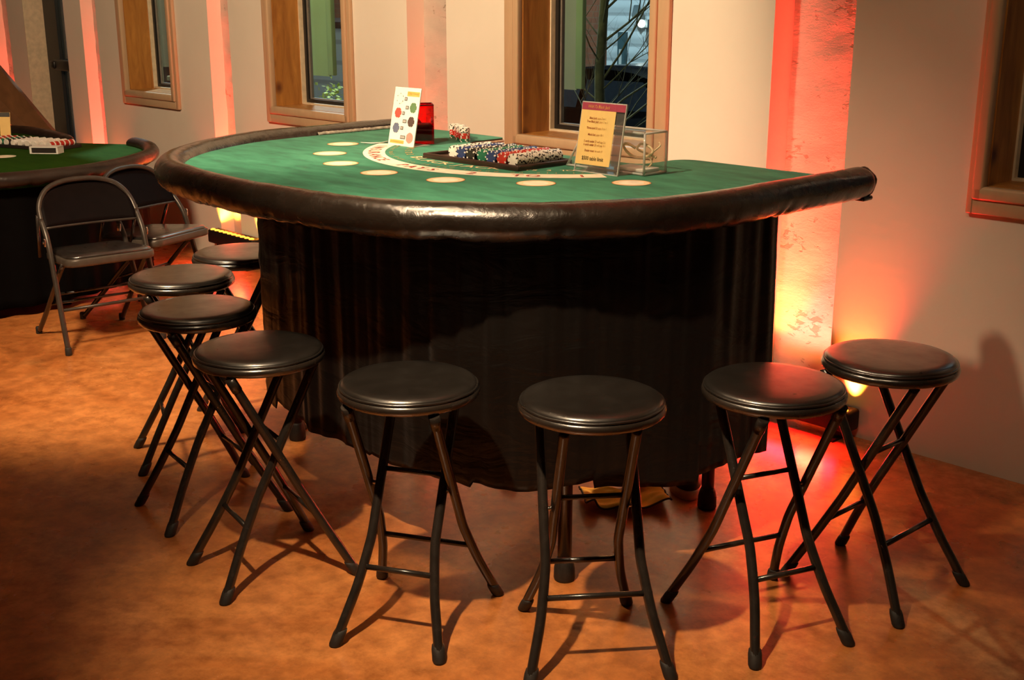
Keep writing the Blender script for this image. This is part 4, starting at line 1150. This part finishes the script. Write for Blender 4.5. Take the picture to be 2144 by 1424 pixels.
# ------------------------------------------------------------------ lights
def area(name, loc, rot, size, sy, power, col, spread=PI, shape='RECTANGLE'):
    l = bpy.data.lights.new(name, 'AREA'); l.shape = shape; l.size = size; l.size_y = sy; l.energy = power; l.color = col; l.spread = spread
    o = bpy.data.objects.new(name, l); COL.objects.link(o); o.location = loc; o.rotation_euler = rot; return o
def spot(name, loc, target, power, col, ang, blend, r=.05):
    l = bpy.data.lights.new(name, 'SPOT'); l.energy = power; l.color = col; l.spot_size = D(ang); l.spot_blend = blend; l.shadow_soft_size = r
    o = bpy.data.objects.new(name, l); COL.objects.link(o); o.location = loc
    dv = Vector(target)-Vector(loc); o.rotation_euler = dv.to_track_quat('-Z', 'Y').to_euler(); return o
def point(name, loc, power, col, r=.1):
    l = bpy.data.lights.new(name, 'POINT'); l.energy = power; l.color = col; l.shadow_soft_size = r
    o = bpy.data.objects.new(name, l); COL.objects.link(o); o.location = loc; return o
WARM = (1, .72, .44)
spot('stool_spot', (-1.55, -2.85, 2.60), (-1.98, -1.62, 0), 350, WARM, 47, 1, .03)
spot('wall_spot', (-3.1, -3.0, 2.90), (-5.2, 0, 1.25), 630, WARM, 93, .28, .20)
spot('left_spot', (-3.30, -2.00, 2.95), (-4.60, -1.55, 0), 115, WARM, 40, 1, .04)
spot('table_spot', (-2.40, -2.45, 2.95), (-2.40, -1.15, .95), 240, WARM, 54, 1, .06)
spot('right_spot', (-.80, -2.30, 2.95), (-1.45, 0, .75), 58, WARM, 66, 1, .28)
point('room_fill', (-2.2, -3.9, 2.85), 2.5, WARM, .5)
for i, (x_, y_, z_, cw) in enumerate(LB):
    pw = [6, 8, 12, 5, 22][i]
    area('led_red', (x_[0], .035, z_), (PI+D(-4), 0, 0), cw*.8, .03, pw, (1, .030, .022), D(70))
    area('led_amber_strip', (x_[0], .045, z_), (PI+D(-3), 0, 0), cw*.7, .02, pw*.010, (1, .42, .04), D(100))
    for s in (-1, 1):
        spot('led_amber', (x_[1]+s*.195, -.034, z_), (x_[1]+s*.20, .30 if i == 2 else .105, z_+.40), pw*(2.2 if i == 2 else 1.1), (1, .38, .03), 84 if i == 2 else 60, .9, .012)
        spot('led_red_wash', (x_[1]+s*.17, -.034, z_), (x_[1]+s*.27, .05, z_+.60), pw*(3.6 if i == 4 else 2.6), (1, .020, .018), 54, 1, .015)
    area('led_spill', (x_[1], -.105, z_-.03), (D(-62), 0, 0), .40, .03, pw*.21, (1, .010, .020), D(160))
    area('led_spill_amber', (x_[1]+.1, -.105, z_-.03), (D(-75), 0, 0), .10, .03, pw*.008, (1, .50, .12), D(160))
spot('cloth_fill', (-2.43, -.10, .16), (-2.16, -1.0, .05), 44, (1, .58, .20), 30, .8, .02)  # added lamp brightening the yellow cloth and shoe under the table
# outside lamps
point('street_light', (-9.5, 3.2, 7.0), 4200, (.62, .85, .95), .2)
point('lot_light', (-6.0, 6.0, 8.0), 600, (.66, .88, .95), .2)
point('panel_fill', (-6.2, .36, 2.95), 42, (.85, 1, .42), .04)  # added lamps, no fixture known, brightening the metal panels outside the windows
point('panel_fill', (-4.2, .36, 2.95), 30, (.95, 1, .62), .04)
point('panel_fill', (-8.1, .36, 2.95), 16, (1, .95, .55), .04)
wd = bpy.data.worlds.new('night'); sc.world = wd; wd.use_nodes = True
bg = wd.node_tree.nodes['Background']; bg.inputs[0].default_value = (.02, .03, .05, 1); bg.inputs[1].default_value = .25
sc.cycles.transparent_max_bounces = 32
sc.cycles.max_bounces = 8

# ------------------------------------------------------------------ colour management
sc.view_settings.view_transform = 'Standard'; sc.view_settings.look = 'None'
sc.view_settings.exposure = 0; sc.view_settings.gamma = 1; sc.view_settings.use_curve_mapping = False
